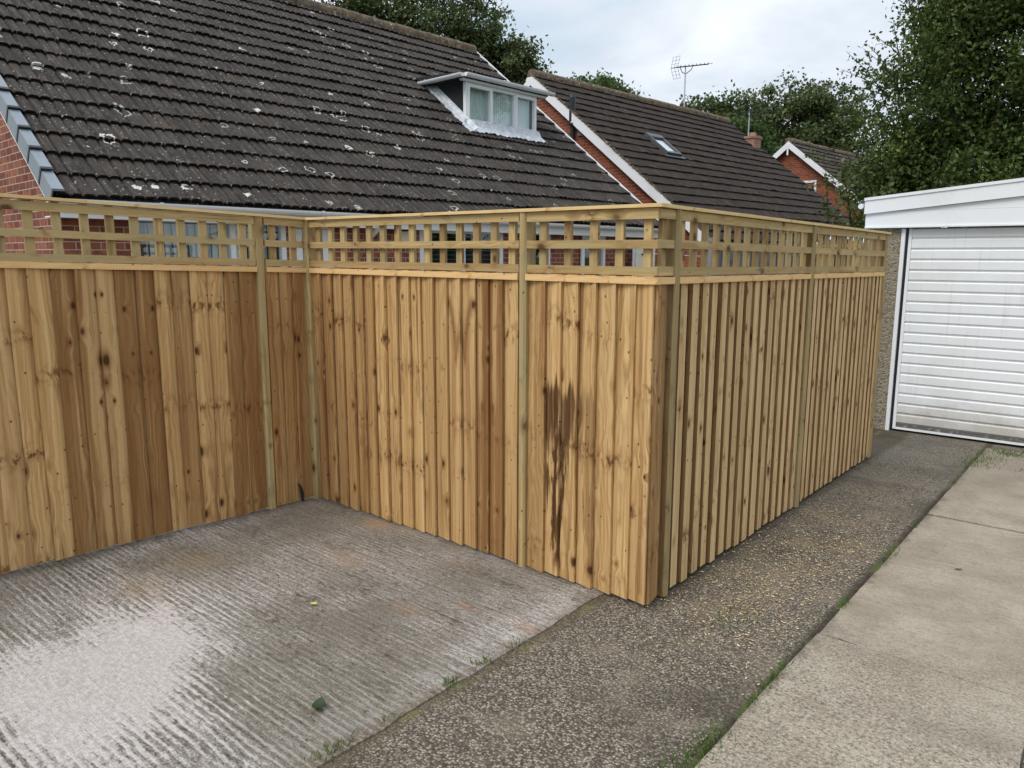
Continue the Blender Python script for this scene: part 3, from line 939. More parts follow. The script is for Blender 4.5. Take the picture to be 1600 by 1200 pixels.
def feather(run, a0, a1, name, thick_first, tones, pitch=0.1, first=None):
    mb = MB()
    n = max(1, round((a1 - a0 - 0.02) / pitch))
    pt = (a1 - a0 - 0.02) / n
    for i in range(n):
        x0 = a0 + i * pt + random.uniform(-0.006, 0.006)
        wd = 0.122
        if thick_first:
            A, B = x0, min(x0 + wd, a1 + 0.004)
        else:
            B, A = a0 + 0.02 + (i + 1) * pt + random.uniform(-0.006, 0.006), 0
            A = B - wd
            A = max(A, a0 - 0.004)
        tk = random.uniform(0.024, 0.031)
        bt = random.uniform(0.0, 0.0025)
        if thick_first:
            sec = [(A, 0.013 + bt), (A, tk + bt), (B, 0.004 + bt), (B, 0.0 + bt)]
        else:
            sec = [(A, 0.0 + bt), (A, 0.004 + bt), (B, tk + bt), (B, 0.013 + bt)]
        zb, zt = random.uniform(0.004, 0.014), 1.5145
        lean = random.uniform(-0.004, 0.004)
        seed = (int((a0 * 7 + i // 6) * 13.37) % 101) / 101.0 + 0.0045 * (i // 2 % 3) + (0.003 if random.random() < 0.25 else 0)
        t = tones(run, x0, i)
        tone, sp = t if isinstance(t, tuple) else (t, 0.0)
        if i % 2 == 0 or i == 0:
            jit = random.uniform(-0.26, 0.26) if random.random() < 0.8 else random.choice((-0.4, 0.5))
        rid = (seed, min(1.1, max(0, tone + jit * (0.3 if sp else 1.0) + random.uniform(-0.08, 0.08))), sp)
        nz = 7      # slightly wavy edges along the height
        lv = np.linspace(zb, zt, nz)
        wv = [random.uniform(-0.0018, 0.0018) for _ in lv]
        for q in range(nz - 1):
            f = lambda z, w: [run.P(a + lean * (z / zt) + w, b, z) for a, b in sec]
            lo, hi = f(lv[q], wv[q]), f(lv[q + 1], wv[q + 1])
            us = [0, 0.012, 0.134, 0.14, 0.26]
            for e_ in range(4):
                h_ = (e_ + 1) % 4
                u0, u1 = us[e_], us[e_ + 1]
                if i % 2:
                    u0, u1 = 0.146 - u0, 0.146 - u1
                mb.face([lo[e_], lo[h_], hi[h_], hi[e_]], [(u0, lv[q]), (u1, lv[q]), (u1, lv[q + 1]), (u0, lv[q + 1])], rid)
            if q == 0:
                mb.face(lo, [(0, 0), (0.01, 0), (0.13, 0), (0.14, 0)], rid)
    return mb.build(name, M['board'], fence)


def slatted(run, a0, a1, n):
    """Board-on-board infill: front boards with dark slots, rear boards behind them."""
    mb, mr = MB(), MB()
    pt = (a1 - a0) / n
    for i in range(n):
        x0 = a0 + i * pt + 0.036 + random.uniform(-0.006, 0.006)
        x1 = a0 + (i + 1) * pt + random.uniform(-0.003, 0.003)
        ln = random.uniform(-0.004, 0.004)
        zb = random.uniform(0.004, 0.02)
        bb = random.uniform(-0.002, 0.002)
        lo = [run.P(x0, -0.004 + bb, zb), run.P(x0, 0.018 + bb, zb), run.P(x1, 0.016 + bb, zb), run.P(x1, -0.004 + bb, zb)]
        hi = [run.P(x0 + ln, -0.004 + bb, 1.5), run.P(x0 + ln, 0.018 + bb, 1.5), run.P(x1 + ln, 0.016 + bb, 1.5), run.P(x1 + ln, -0.004 + bb, 1.5)]
        t_ = random.uniform(0, 0.35)
        if 3 <= i <= 7 and a0 < 1:
            t_ += 0.15
        uvboard(mb, lo, hi, (random.random(), t_, 0.0), zb, 1.5, i % 2, (random.random(), 1.3, 0.0))     # near-side faces toned dark so the slots read dark
        c0 = a0 + i * pt
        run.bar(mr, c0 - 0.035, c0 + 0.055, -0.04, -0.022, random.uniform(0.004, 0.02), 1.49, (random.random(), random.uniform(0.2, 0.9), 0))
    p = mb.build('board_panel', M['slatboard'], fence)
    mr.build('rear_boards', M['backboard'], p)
    return p


def post(run, a0, a1, b0, b1, rounded=False, top=1.808):
    mb = MB()
    rid = (random.random(), random.uniform(0.1, 0.5), 0)
    ch = 0.010
    sec = [(a0, b0), (a0, b1 - ch), (a0 + ch, b1), (a1 - ch, b1), (a1, b1 - ch), (a1, b0)]
    lo = [run.P(a, b, 0.0) for a, b in sec]
    hi = [run.P(a, b, top) for a, b in sec]
    uvboard(mb, lo, hi, rid, 0, top, False, (rid[0], 1.4, 0) if run is RIGHT else None)  # right-run posts: near side toned dark to match the slots
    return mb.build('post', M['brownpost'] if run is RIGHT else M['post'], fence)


def trellis(run, a0, a1, nslat, off=0.0, rail_b=(0.004, 0.022), joint=None):
    mb = MB()
    for i in range(nslat):
        c = a0 + (a1 - a0) * (i + 0.5 + off) / nslat + random.uniform(-0.004, 0.004)
        if c - 0.02 < a0 or c + 0.02 > a1:
            continue
        hw = random.uniform(0.0185, 0.0215)
        run.bar(mb, c - hw, c + hw, -0.017, 0.003, 1.522, 1.803, (random.random(), random.uniform(0, 1.2), 0))
    p = mb.build('trellis_panel', M['trellis'], fence)
    for z0, z1 in ((1.517, 1.557), (1.635, 1.673), (1.761, 1.804)):
        m2 = MB()
        run.bar(m2, a0, a1, rail_b[0] + random.uniform(-.001, .001), rail_b[1] + random.uniform(-.002, .002), z0 + random.uniform(-.002, .002), z1 + random.uniform(-.002, .001), (random.random(), random.uniform(0, 0.75), 0))
        m2.build('rail', M['trellis'], p)
    return p


def strip(run, a0, a1, name, mat, b0, b1, z0, z1):
    mb = MB()
    n = 3
    for i in range(n):
        run.bar(mb, lerp(a0, a1, i / n) + (0 if i == 0 else 0.0), lerp(a0, a1, (i + 1) / n), b0, b1, z0, z1, (0.37 if True else 0, random.uniform(0, 0.25), 0))
    return mb.build(name, mat, fence)


LEFT = Run((IX - 0.057, AY - 4.0), (IX, AY))            # far end at the inner corner; near end outside the frame
MID = Run((IX, AY), (AX, AY))
RIGHT = Run((AX, AY), (AX, RY))


def tone_left(run, a, i):
    y = AY - 4.0 + a
    if y < 1.46:
        return 0.12
    if y < 1.95:
        return 0.92 if i % 3 else 0.72
    return 0.38 if i % 3 else 0.15


def tone_mid(run, a, i):
    x = IX + a
    if x < -2.95:
        return (0.5 if i % 3 else 0.25)
    if x < -2.62:
        return 0.85
    if x < -2.40:
        return 0.45
    if x < -2.29:
        return 0.45
    if x < -2.10:
        return (0.0, 1.0)
    if x < -2.0:
        return (0.3, 0.45)
    return 0.2 if i % 2 else 0.38


PL = 4.0 - 0.36      # left post position along LEFT
feather(LEFT, 0.0, PL - 0.02, 'board_panel', True, tone_left)
feather(LEFT, PL + 0.04, 3.97, 'board_panel', True, lambda r, a, i: 0.42)
feather(MID, 0.035, 1.745, 'board_panel', False, tone_mid)
feather(MID, 1.795, 2.503, 'board_panel', False, tone_mid)
feather(RIGHT, -0.003, 0.122, 'board_panel', True, lambda r, a, i: 0.35)
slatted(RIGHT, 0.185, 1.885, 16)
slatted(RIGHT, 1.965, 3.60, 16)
post(LEFT, PL - 0.02, PL + 0.03, -0.05, 0.034)
post(MID, -0.005, 0.05, -0.05, 0.044)
post(MID, 1.750, 1.794, -0.05, 0.034)
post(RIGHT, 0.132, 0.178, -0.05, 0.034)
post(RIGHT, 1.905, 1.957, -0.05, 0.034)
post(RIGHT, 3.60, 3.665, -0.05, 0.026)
trellis(LEFT, 0.0, PL - 0.025, 29)
trellis(LEFT, PL + 0.04, 3.965, 2)
trellis(MID, 0.05, 1.745, 14)
trellis(MID, 1.794, 2.507, 5, 0.1)
trellis(RIGHT, -0.0035, 0.132, 1, 0.0)
trellis(RIGHT, 0.178, 1.905, 14)
trellis(RIGHT, 1.957, 3.60, 13)
for run, a0, a1 in ((LEFT, 0, PL - 0.025), (LEFT, PL + 0.04, 3.965), (MID, 0.05, 1.745), (MID, 1.794, 2.519), (RIGHT, -0.0035, 0.132), (RIGHT, 0.178, 1.905), (RIGHT, 1.957, 3.60)):
    strip(run, a0, a1, 'batten', M['batten'], 0.004, 0.034 if run is not RIGHT else 0.030, ZM, 1.5115)
strip(LEFT, 0, 4.03, 'cap_rail', M['capping'], -0.022, 0.042, 1.8065, 1.8215)
strip(MID, 0.0, 2.530, 'cap_rail', M['capping'], -0.022, 0.040, 1.807, 1.822)
strip(RIGHT, 0.024, 3.665, 'cap_rail', M['capping'], -0.022, 0.040, 1.8065, 1.8215)
# small metal post bolt-down near the inner corner
mb = MB()
mb.tube([LEFT.P(3.86, 0.03, 0.005), LEFT.P(3.86, 0.03, 0.05), LEFT.P(3.845, 0.035, 0.10), LEFT.P(3.83, 0.036, 0.13)], [0.009, 0.011, 0.009, 0.004], 7)
mb.build('tie_strap', M['iron'], fence)


# ------------------------------------------------------------------ house helpers
class Fr:
    """House frame: t along the eaves (away), d into the house, z up."""

    def __init__(s, psi):
        s.e = np.array([-math.sin(psi), math.cos(psi), 0])
        s.n = np.array([-math.cos(psi), -math.sin(psi), 0])

    def P(s, t, d, z):
        return s.e * t + s.n * d + np.array([0, 0, z])

    def box(s, mb, t0, t1, d0, d1, z0, z1, rid=None):
        mb.hexa([s.P(t1, d0, z0), s.P(t0, d0, z0), s.P(t0, d1, z0), s.P(t1, d1, z0), s.P(t1, d0, z1), s.P(t0, d0, z1), s.P(t0, d1, z1), s.P(t1, d1, z1)][::1], rid)


def wall_front(fr, mb, d, t0, t1, z0, z1, holes, depth=0.1):
    ts = sorted({t0, t1} | {h[0] for h in holes} | {h[1] for h in holes})
    zs = sorted({z0, z1} | {h[2] for h in holes} | {h[3] for h in holes})
    for a, b in zip(ts, ts[1:]):
        for c, e_ in zip(zs, zs[1:]):
            if any(h[0] <= a and b <= h[1] and h[2] <= c and e_ <= h[3] for h in holes):
                continue
            mb.face([fr.P(a, d, c), fr.P(b, d, c), fr.P(b, d, e_), fr.P(a, d, e_)], [(a, c), (b, c), (b, e_), (a, e_)])
    for h in holes:
        a, b, c, e_ = h
        q = depth
        for (p1, p2) in (((a, c), (a, e_)), ((a, e_), (b, e_)), ((b, e_), (b, c)), ((b, c), (a, c))):
            mb.face([fr.P(p1[0], d, p1[1]), fr.P(p2[0], d, p2[1]), fr.P(p2[0], d + q, p2[1]), fr.P(p1[0], d + q, p1[1])], [(p1[0], p1[1]), (p2[0], p2[1]), (p2[0] + .1, p2[1]), (p1[0] + .1, p1[1])])


def tile_roof(fr, t0, t1, D, zg, th, S, g, tw, mat, parent, name='roof_tiles', seed=1, jag=0.0):
    """Interlocking tiles in courses up a slope; real profile, overlap and front edges."""
    r = np.random.default_rng(seed)
    nr = -math.sin(th) * fr.n + math.cos(th) * np.array([0, 0, 1.0])
    sv = math.cos(th) * fr.n + math.sin(th) * np.array([0, 0, 1.0])
    O = fr.n * D + np.array([0, 0, zg])
    nt = int(round((t1 - t0) / tw))
    tw = (t1 - t0) / nt
    ns = 14
    q = np.arange(ns + 1) / ns

    def prof(x):
        p = (x * 2) % 1.0
        d0 = np.minimum(p, 1 - p)
        dep = np.where(x < 0.25, 0.022, 0.016)
        dep = np.where(x > 0.75, 0.022, dep)
        return -dep * np.clip(1 - d0 / 0.17, 0, 1) ** 1.2 + 0.004 * np.sin(np.pi * p)

    h = prof(q)
    mbv, mbf, uv, rid = [], [], [], []
    ncs = int(math.ceil(S / g))
    for k in range(ncs):
        sag = 0.006 * np.sin(r.uniform(0, 6) + np.arange(nt) * 0.35)
        for i in range(nt):
            ja, jh, jt = r.normal(0, 0.006), r.normal(0, 0.0042), r.normal(0, 0.003)
            s0 = max(0.0, k * g - 0.015) + ja + sag[i]
            s1 = min(S, (k + 1) * g + 0.06)
            x = t0 + (i + q * 0.985 + 0.006) * tw
            ft = 0.052 + jh
            wv_ = 0.012 * (h / 0.017)
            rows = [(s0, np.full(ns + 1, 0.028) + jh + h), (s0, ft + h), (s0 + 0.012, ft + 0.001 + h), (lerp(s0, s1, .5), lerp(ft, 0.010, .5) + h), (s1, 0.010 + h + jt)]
            seedv, tone = r.uniform(), r.uniform() ** 1.5
            b = len(mbv)
            for (s_, hh) in rows:
                sl = s_ + (wv_ * 0.6 if s_ == s0 else 0)
                pts = O + np.outer(x, fr.e) + np.outer(np.full(ns + 1, s_) + (wv_ * 0.5 if s_ == s0 else 0), sv) + np.outer(hh, nr)
                mbv.extend(map(tuple, pts))
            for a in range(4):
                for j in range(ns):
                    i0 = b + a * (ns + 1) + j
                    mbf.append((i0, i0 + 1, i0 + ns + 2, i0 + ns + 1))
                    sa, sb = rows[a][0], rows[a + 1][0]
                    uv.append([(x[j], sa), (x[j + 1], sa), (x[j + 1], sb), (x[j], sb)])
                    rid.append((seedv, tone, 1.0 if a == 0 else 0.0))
    org = world_loc(parent)
    return mesh_obj(name, np.array(mbv) - org, mbf, uv, rid, [False] * len(mbf), mat, parent)


def slope_box(fr, mb, t0, t1, D, zg, th, s0, s1, h0, h1, rid=None):
    def P(t, s, h):
        return fr.P(t, D + s * math.cos(th) - h * math.sin(th), zg + s * math.sin(th) + h * math.cos(th))
    mb.hexa([P(t1, s0, h0), P(t0, s0, h0), P(t0, s1, h0), P(t1, s1, h0), P(t1, s0, h1), P(t0, s0, h1), P(t0, s1, h1), P(t1, s1, h1)], rid)


def gutter(fr, t0, t1, d, z, parent, r=0.056, mat=None, name='gutter'):
    mb = MB()
    N = 10
    a = [math.pi + math.pi * i / N for i in range(N + 1)]
    out = [(d + r * math.cos(x), z + r * math.sin(x)) for x in a]
    inn = [(d + (r - 0.006) * math.cos(x), z + (r - 0.006) * math.sin(x)) for x in a[::-1]]
    sec = out + inn
    n = len(sec)
    for i in range(n):
        j = (i + 1) % n
        mb.face([fr.P(t0, *sec[i]), fr.P(t1, *sec[i]), fr.P(t1, *sec[j]), fr.P(t0, *sec[j])], None, (0.5, 0.5, 0), i != N and i != n - 1)
    for t in (t0, t1):
        mb.face([fr.P(t, *s) for s in out], None)
    g_ = mb.build(name, mat or M['white'], parent)
    tt = t0 + 0.9
    while tt < t1 - 0.1:
        m2 = MB()
        sec2 = [(d + (r + 0.005) * math.cos(x), z + (r + 0.005) * math.sin(x)) for x in a]
        for i in range(N):
            m2.face([fr.P(tt, *sec2[i]), fr.P(tt + 0.03, *sec2[i]), fr.P(tt + 0.03, *sec2[i + 1]), fr.P(tt, *sec2[i + 1])], None, (0.5, 0.5, 0), True)
        fr.box(m2, tt, tt + 0.03, d - r - 0.006, d - r + 0.008, z - 0.004, z + 0.006)
        m2.build('bracket', mat or M['white'], g_)
        tt += 1.85
    return g_


def window(fr, parent, d, t0, t1, z0, z1, lights, name='window', fill=None, fw=0.055, sash=(), transom=None, glass_d=0.03):
    """lights: fractions where the mullions stand. Frame is the part; panes and blinds are its children."""
    mb = MB()
    f0, f1 = d - 0.012, d + 0.06
    fr.box(mb, t0, t0 + fw, f0, f1, z0, z1)
    fr.box(mb, t1 - fw, t1, f0, f1, z0, z1)
    fr.box(mb, t0 + fw, t1 - fw, f0 + 0.002, f1, z0, z0 + fw)
    fr.box(mb, t0 + fw, t1 - fw, f0 + 0.002, f1, z1 - fw, z1)
    edges = [t0] + [lerp(t0, t1, x) for x in lights] + [t1]
    for x in edges[1:-1]:
        fr.box(mb, x - fw * .5, x + fw * .5, f0 + 0.001, f1, z0 + fw, z1 - fw)
    o = mb.build(name, M['white'], parent)
    for i in range(len(edges) - 1):
        a = edges[i] + (fw if i == 0 else fw * .5)
        b = edges[i + 1] - (fw if i == len(edges) - 2 else fw * .5)
        c, e_ = z0 + fw, z1 - fw
        if i in sash:
            m2 = MB()
            sw = 0.042
            g0, g1 = d - 0.03, d + 0.03
            aa, bb, cc, ee = a - 0.018, b + 0.018, c - 0.018, e_ + 0.018
            fr.box(m2, aa, aa + sw, g0, g1, cc, ee)
            fr.box(m2, bb - sw, bb, g0, g1, cc, ee)
            fr.box(m2, aa + sw, bb - sw, g0 + .001, g1, cc, cc + sw)
            fr.box(m2, aa + sw, bb - sw, g0 + .001, g1, ee - sw, ee)
            m2.build('sash', M['white'], o)
            a, b, c, e_ = aa + sw - .002, bb - sw + .002, cc + sw - .002, ee - sw + .002
        m3 = MB()
        fr.box(m3, a - .002, b + .002, d + glass_d - .004, d + glass_d + .004, c - .002, e_ + .002)
        m3.build('pane', M['glass'], o)
    fl = fill[0] if fill else None
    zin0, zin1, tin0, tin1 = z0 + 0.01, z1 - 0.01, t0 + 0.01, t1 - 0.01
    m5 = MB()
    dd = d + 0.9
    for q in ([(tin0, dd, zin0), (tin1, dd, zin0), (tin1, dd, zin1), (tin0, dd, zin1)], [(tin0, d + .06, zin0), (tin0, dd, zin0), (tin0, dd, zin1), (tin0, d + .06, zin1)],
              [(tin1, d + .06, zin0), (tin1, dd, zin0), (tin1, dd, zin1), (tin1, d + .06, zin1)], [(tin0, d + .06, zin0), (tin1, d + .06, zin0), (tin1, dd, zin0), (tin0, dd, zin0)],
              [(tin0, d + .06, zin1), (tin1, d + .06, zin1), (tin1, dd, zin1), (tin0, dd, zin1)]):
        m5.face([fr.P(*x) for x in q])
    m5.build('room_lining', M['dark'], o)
    if fl in ('net', 'vblind'):
        m4 = MB()
        per, amp = (0.055, 0.012) if fl == 'net' else (0.085, 0.02)
        a, b = fill[1] if len(fill) > 1 else (t0 + 0.02, t1 - 0.02)
        n = int((b - a) / per * 6)
        xs = np.linspace(a, b, n + 1)
        for i in range(n):
            d0 = d + 0.13 + amp * (math.sin(2 * math.pi * xs[i] / per) if fl == 'net' else (2 * ((xs[i] / per) % 1) - 1))
            d1 = d + 0.13 + amp * (math.sin(2 * math.pi * xs[i + 1] / per) if fl == 'net' else (2 * (((xs[i] / per) % 1) + 1 / 6) - 1))
            m4.face([fr.P(xs[i], d0, zin0), fr.P(xs[i + 1], d1, zin0), fr.P(xs[i + 1], d1, zin1 - .03), fr.P(xs[i], d0, zin1 - .03)], [(xs[i], 0), (xs[i + 1], 0), (xs[i + 1], 1), (xs[i], 1)], (0.5, 0.5, 0), fl == 'net')
        m4.build('curtain' if fl == 'net' else 'vertical_blind', M[fl], o)
    elif fl == 'slats':
        m4 = MB()
        z = z0 + 0.06
        while z < z1 - 0.08:
            fr.box(m4, t0 + 0.05, t1 - 0.05, d + 0.10, d + 0.155, z, z + 0.012)
            z += 0.062
        m4.build('slat_blind', M['shutter'], o)
    return o


def downpipe(fr, parent, pts, r=0.034, mat=None, name='downpipe'):
    mb = MB()
    mb.tube([fr.P(*p) for p in pts], r, 10)
    return mb.build(name, mat or M['white'], parent)


# ------------------------------------------------------------------ house 1: chalet bungalow behind the fence
F1 = Fr(-0.061562)
D1, TH, S1, G1, TL1, TR1, ZG1 = 7.8697, 0.66186, 6.4758, 0.34745, 2.3426, 12.534, 2.1175
ZR1 = ZG1 + S1 * math.sin(TH)
DR1 = D1 + S1 * math.cos(TH)
h1 = thing('bungalow', F1.P(7.4, D1 + 3, -0.1), 'red brick bungalow with a lichen-spotted dark tiled roof and a flat-roofed dormer window', 'house')
DW1 = D1 + 0.33
TG = TL1 + 0.085            # outer face of the near gable
TE = TR1 - 0.08
holes = [(3.115, 4.845, 0.75, 2.0), (4.90, 5.50, 0.0, 1.985), (6.88, 8.52, 0.0, 1.985), (9.02, 9.63, 0.9, 1.985), (10.47, 11.13, 0.9, 1.95)]
mb = MB()
wall_front(F1, mb, DW1, TG, TE, -0.2, 2.10, holes)
DB = DR1 + (DR1 - DW1)
for t in (TG, TE):
    pts = [(DW1, -0.2), (DB, -0.2), (DB, 2.1), (DW1, 2.1)]
    zt_ = lambda d: ZG1 - 0.03 + (min(d, 2 * DR1 - d) - D1) * math.tan(TH)
    poly = [(DW1, -0.2), (DB, -0.2), (DB, zt_(DB)), (DR1, zt_(DR1)), (DW1, zt_(DW1))]
    mb.face([F1.P(t, *p) for p in poly], [(p[0] + 0.11, p[1]) for p in poly])
mb.face([F1.P(TG, DB, -0.2), F1.P(TE, DB, -0.2), F1.P(TE, DB, 2.1), F1.P(TG, DB, 2.1)], [(TG, -0.2), (TE, -0.2), (TE, 2.1), (TG, 2.1)])
mb.build('brick_wall', M['brick'], h1)
roof1 = tile_roof(F1, TL1, TR1, D1, ZG1, TH, S1 - 0.03, G1, 0.225, M['tile'], h1, 'roof', 3)
# rear slope
mb = MB()
mb.face([F1.P(TL1, 2 * DR1 - D1, ZG1), F1.P(TR1, 2 * DR1 - D1, ZG1), F1.P(TR1, DR1, ZR1), F1.P(TL1, DR1, ZR1)], [(TL1, 0), (TR1, 0), (TR1, S1), (TL1, S1)])
mb.face([F1.P(TL1, D1, ZG1 - 0.02), F1.P(TR1, D1, ZG1 - 0.02), F1.P(TR1, DR1, ZR1 - 0.02), F1.P(TL1, DR1, ZR1 - 0.02)], [(TL1, 0), (TR1, 0), (TR1, S1), (TL1, S1)])
mb.build('rear_slope', M['tile'], roof1)


def ridge_tiles(fr, t0, t1, d, z, parent, r=0.125):
    mb = MB()
    L = 0.45
    n = int(round((t1 - t0) / L))
    L = (t1 - t0) / n
    for i in range(n):
        a0, a1 = t0 + i * L, t0 + (i + 1) * L - 0.006
        jz, jd = random.uniform(-.010, .010), random.uniform(-.008, .008)
        rr = r + random.uniform(-.006, .006)
        N = 8
        pr = [(d + jd + rr * math.cos(x), z + jz - 0.055 + rr * math.sin(x)) for x in [math.pi * q / N for q in range(N + 1)]]
        pr = [(d + jd + rr, z + jz - 0.12)] + pr + [(d + jd - rr, z + jz - 0.12)]
        for p, q in zip(pr, pr[1:]):
            mb.face([fr.P(a0, *p), fr.P(a1, *p), fr.P(a1, *q), fr.P(a0, *q)], None, (random.random(), 0.5, 0))
        mb.face([fr.P(a0, *p) for p in pr])
        mb.face([fr.P(a1, *p) for p in pr[::-1]])
    return mb.build('ridge', M['ridge'], parent)


ridge_tiles(F1, TL1, TR1, DR1, ZR1 + 0.06, roof1)
# dry verge caps up the near gable, each a stepped grey cap
nv = int(S1 / G1) + 1
for k_ in range(nv):
    mb = MB()
    s0, s1 = k_ * G1 - 0.02, min((k_ + 1) * G1 + 0.01, S1)

    def Pv(t, s, h):
        return F1.P(t, D1 + s * math.cos(TH) - h * math.sin(TH), ZG1 + s * math.sin(TH) + h * math.cos(TH))
    up0, up1 = 0.078, 0.050
    dn0, dn1 = -0.095, -0.115
    ta, tb = TL1 - 0.03, TL1 + 0.075
    mb.hexa([Pv(ta + 0.012, s0, dn0), Pv(ta, s0, dn0), Pv(ta + 0.006, s1, dn1), Pv(ta + 0.012, s1, dn1), Pv(ta + 0.012, s0, up0), Pv(ta, s0, up0), Pv(ta + 0.006, s1, up1), Pv(ta + 0.012, s1, up1)])
    mb.hexa([Pv(tb, s0, up0 - 0.014), Pv(ta + 0.013, s0, up0 - 0.014), Pv(ta + 0.013, s1, up1 - 0.014), Pv(tb, s1, up1 - 0.014), Pv(tb, s0, up0 - 0.001), Pv(ta + 0.013, s0, up0 - 0.001), Pv(ta + 0.013, s1, up1 - 0.001), Pv(tb, s1, up1 - 0.001)])
    vc = mb.build('verge_cap', M['greyplastic'], roof1)
    m2 = MB()
    m2.hexa([Pv(ta + 0.011, s0 - .004, dn0), Pv(ta - .001, s0 - .004, dn0), Pv(ta - .001, s0 + .028, dn0), Pv(ta + 0.011, s0 + .028, dn0), Pv(ta + 0.011, s0 - .004, up0 + .004), Pv(ta - .001, s0 - .004, up0 + .004), Pv(ta - .001, s0 + .028, up0 + .004), Pv(ta + 0.011, s0 + .028, up0 + .004)])
    m2.hexa([Pv(tb + .001, s0 - .004, up0 - .012), Pv(ta + 0.012, s0 - .004, up0 - .012), Pv(ta + 0.012, s0 + .03, up0 - .012), Pv(tb + .001, s0 + .03, up0 - .012), Pv(tb + .001, s0 - .004, up0 + .004), Pv(ta + 0.012, s0 - .004, up0 + .004), Pv(ta + 0.012, s0 + .03, up0 + .004), Pv(tb + .001, s0 + .03, up0 + .004)])
    m2.build('cap_lip', M['black'], vc)
mb = MB()
slope_box(F1, mb, TL1 - 0.012, TL1 + 0.09, D1, ZG1, TH, -0.03, S1, -0.145, -0.05)
mb.build('bargeboard', M['white'], h1)
mb = MB()
slope_box(F1, mb, TR1 + 0.002, TR1 + 0.03, D1, ZG1, TH, -0.02, S1, -0.06, 0.05)
mb.build('bargeboard', M['white'], h1)
# eaves: fascia, soffit, gutter
mb = MB()
F1.box(mb, TL1 + 0.0, TR1 - 0.02, D1 + 0.065, D1 + 0.085, 1.94, 2.10)
F1.box(mb, TL1 + 0.0, TR1 - 0.02, D1 + 0.086, DW1 + 0.002, 1.945, 1.957)
mb.build('fascia', M['white'], h1)
gut1 = gutter(F1, TL1 + 0.02, TR1 + 0.02, D1 - 0.0, ZG1 - 0.012, h1)
downpipe(F1, h1, [(6.02, D1, 2.06), (6.02, D1, 2.02), (6.02, D1 + 0.02, 1.985), (6.02, DW1 - 0.10, 1.86), (6.02, DW1 - 0.06, 1.83), (6.02, DW1 - 0.05, 1.78), (6.02, DW1 - 0.05, -0.1)])
downpipe(F1, h1, [(10.42, D1, 2.06), (10.42, D1, 1.99), (10.42, D1 + 0.03, 1.95), (10.42, DW1 - 0.09, 1.78), (10.42, DW1 - 0.05, 1.74), (10.42, DW1 - 0.05, 1.70), (10.42, DW1 - 0.05, -0.1)])
window(F1, h1, DW1, *holes[0], [0.62], fill=('vblind', (3.30, 4.80)), fw=0.06)
# half-glazed white door beside it
door = MB()
F1.box(door, 4.90, 4.97, DW1 - 0.01, DW1 + 0.06, 0, 1.985)
F1.box(door, 5.43, 5.50, DW1 - 0.01, DW1 + 0.06, 0, 1.985)
F1.box(door, 4.97, 5.43, DW1 - 0.008, DW1 + 0.06, 1.92, 1.985)
F1.box(door, 4.975, 5.425, DW1 + 0.0, DW1 + 0.045, 0.02, 0.80)
F1.box(door, 4.975, 5.425, DW1 + 0.001, DW1 + 0.045, 1.59, 1.69)
F1.box(door, 4.975, 5.06, DW1 + 0.0, DW1 + 0.045, 0.80, 1.915)
F1.box(door, 5.34, 5.425, DW1 + 0.0, DW1 + 0.045, 0.80, 1.915)
F1.box(door, 5.06, 5.34, DW1 + 0.002, DW1 + 0.045, 1.84, 1.915)
F1.box(door, 5.06, 5.34, DW1 + 0.008, DW1 + 0.040, 0.80, 1.59)
do = door.build('door', M['white'], h1)
mb = MB()
F1.box(mb, 5.055, 5.345, DW1 + 0.02, DW1 + 0.028, 1.685, 1.845)
mb.build('pane', M['glass'], do)
mb = MB()
F1.box(mb, 5.0, 5.42, DW1 + 0.3, DW1 + 0.32, 0.0, 1.95)
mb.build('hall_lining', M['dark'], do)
window(F1, h1, DW1, *holes[2], [0.5], 'french_door', ('slats',), 0.07)
window(F1, h1, DW1, *holes[3], [], 'window', ('slats',), 0.05)
window(F1, h1, DW1, *holes[4], [], 'window', None, 0.07)
mb = MB()
F1.box(mb, 6.50, 6.70, DW1 - 0.06, DW1 - 0.001, 1.76, 1.90)
F1.box(mb, 6.48, 6.72, DW1 - 0.075, DW1 - 0.0015, 1.90, 1.92)
mb.build('wall_vent', M['cream'], h1)

# dormer
DD = 10.053
dm = bpy.data.objects.new('dormer', None)
COL.objects.link(dm)
dm.parent = roof1
T0, T1, ZB, ZTP = 9.525, 11.360, 3.82, 4.575
roofz = lambda d: ZG1 + (d - D1) * math.tan(TH)
for t, s in ((T0 + 0.015, 1), (T1 - 0.015, -1)):
    mb = MB()
    dend = D1 + (4.60 - ZG1) / math.tan(TH) + 0.12
    poly = [(DD + 0.02, ZB - 0.12), (DD + 0.02, 4.60), (dend, 4.60), (DD + 0.02 + 0.3, ZB + 0.02)]
    a = [F1.P(t, *p) for p in poly]
    b = [F1.P(t + 0.04 * s, *p) for p in poly]
    mb.face(a)
    mb.face(b[::-1])
    mb.build('cheek', M['slate'], dm)
mb = MB()
F1.box(mb, T0 + 0.02, T1 - 0.02, DD + 0.005, DD + 0.05, ZB - 0.14, ZB + 0.075)
mb.build('apron_board', M['gutterunder'], dm)
window(F1, dm, DD, T0, T1, 3.875, ZTP - 0.01, [0.345, 0.675], 'dormer_window', ('net', (9.58, 11.32)), 0.055, (0, 2))
mb = MB()       # sill
F1.box(mb, T0 - 0.02, T1 + 0.02, DD - 0.06, DD - 0.013, 3.862, 3.892)
mb.build('sill', M['white'], dm)
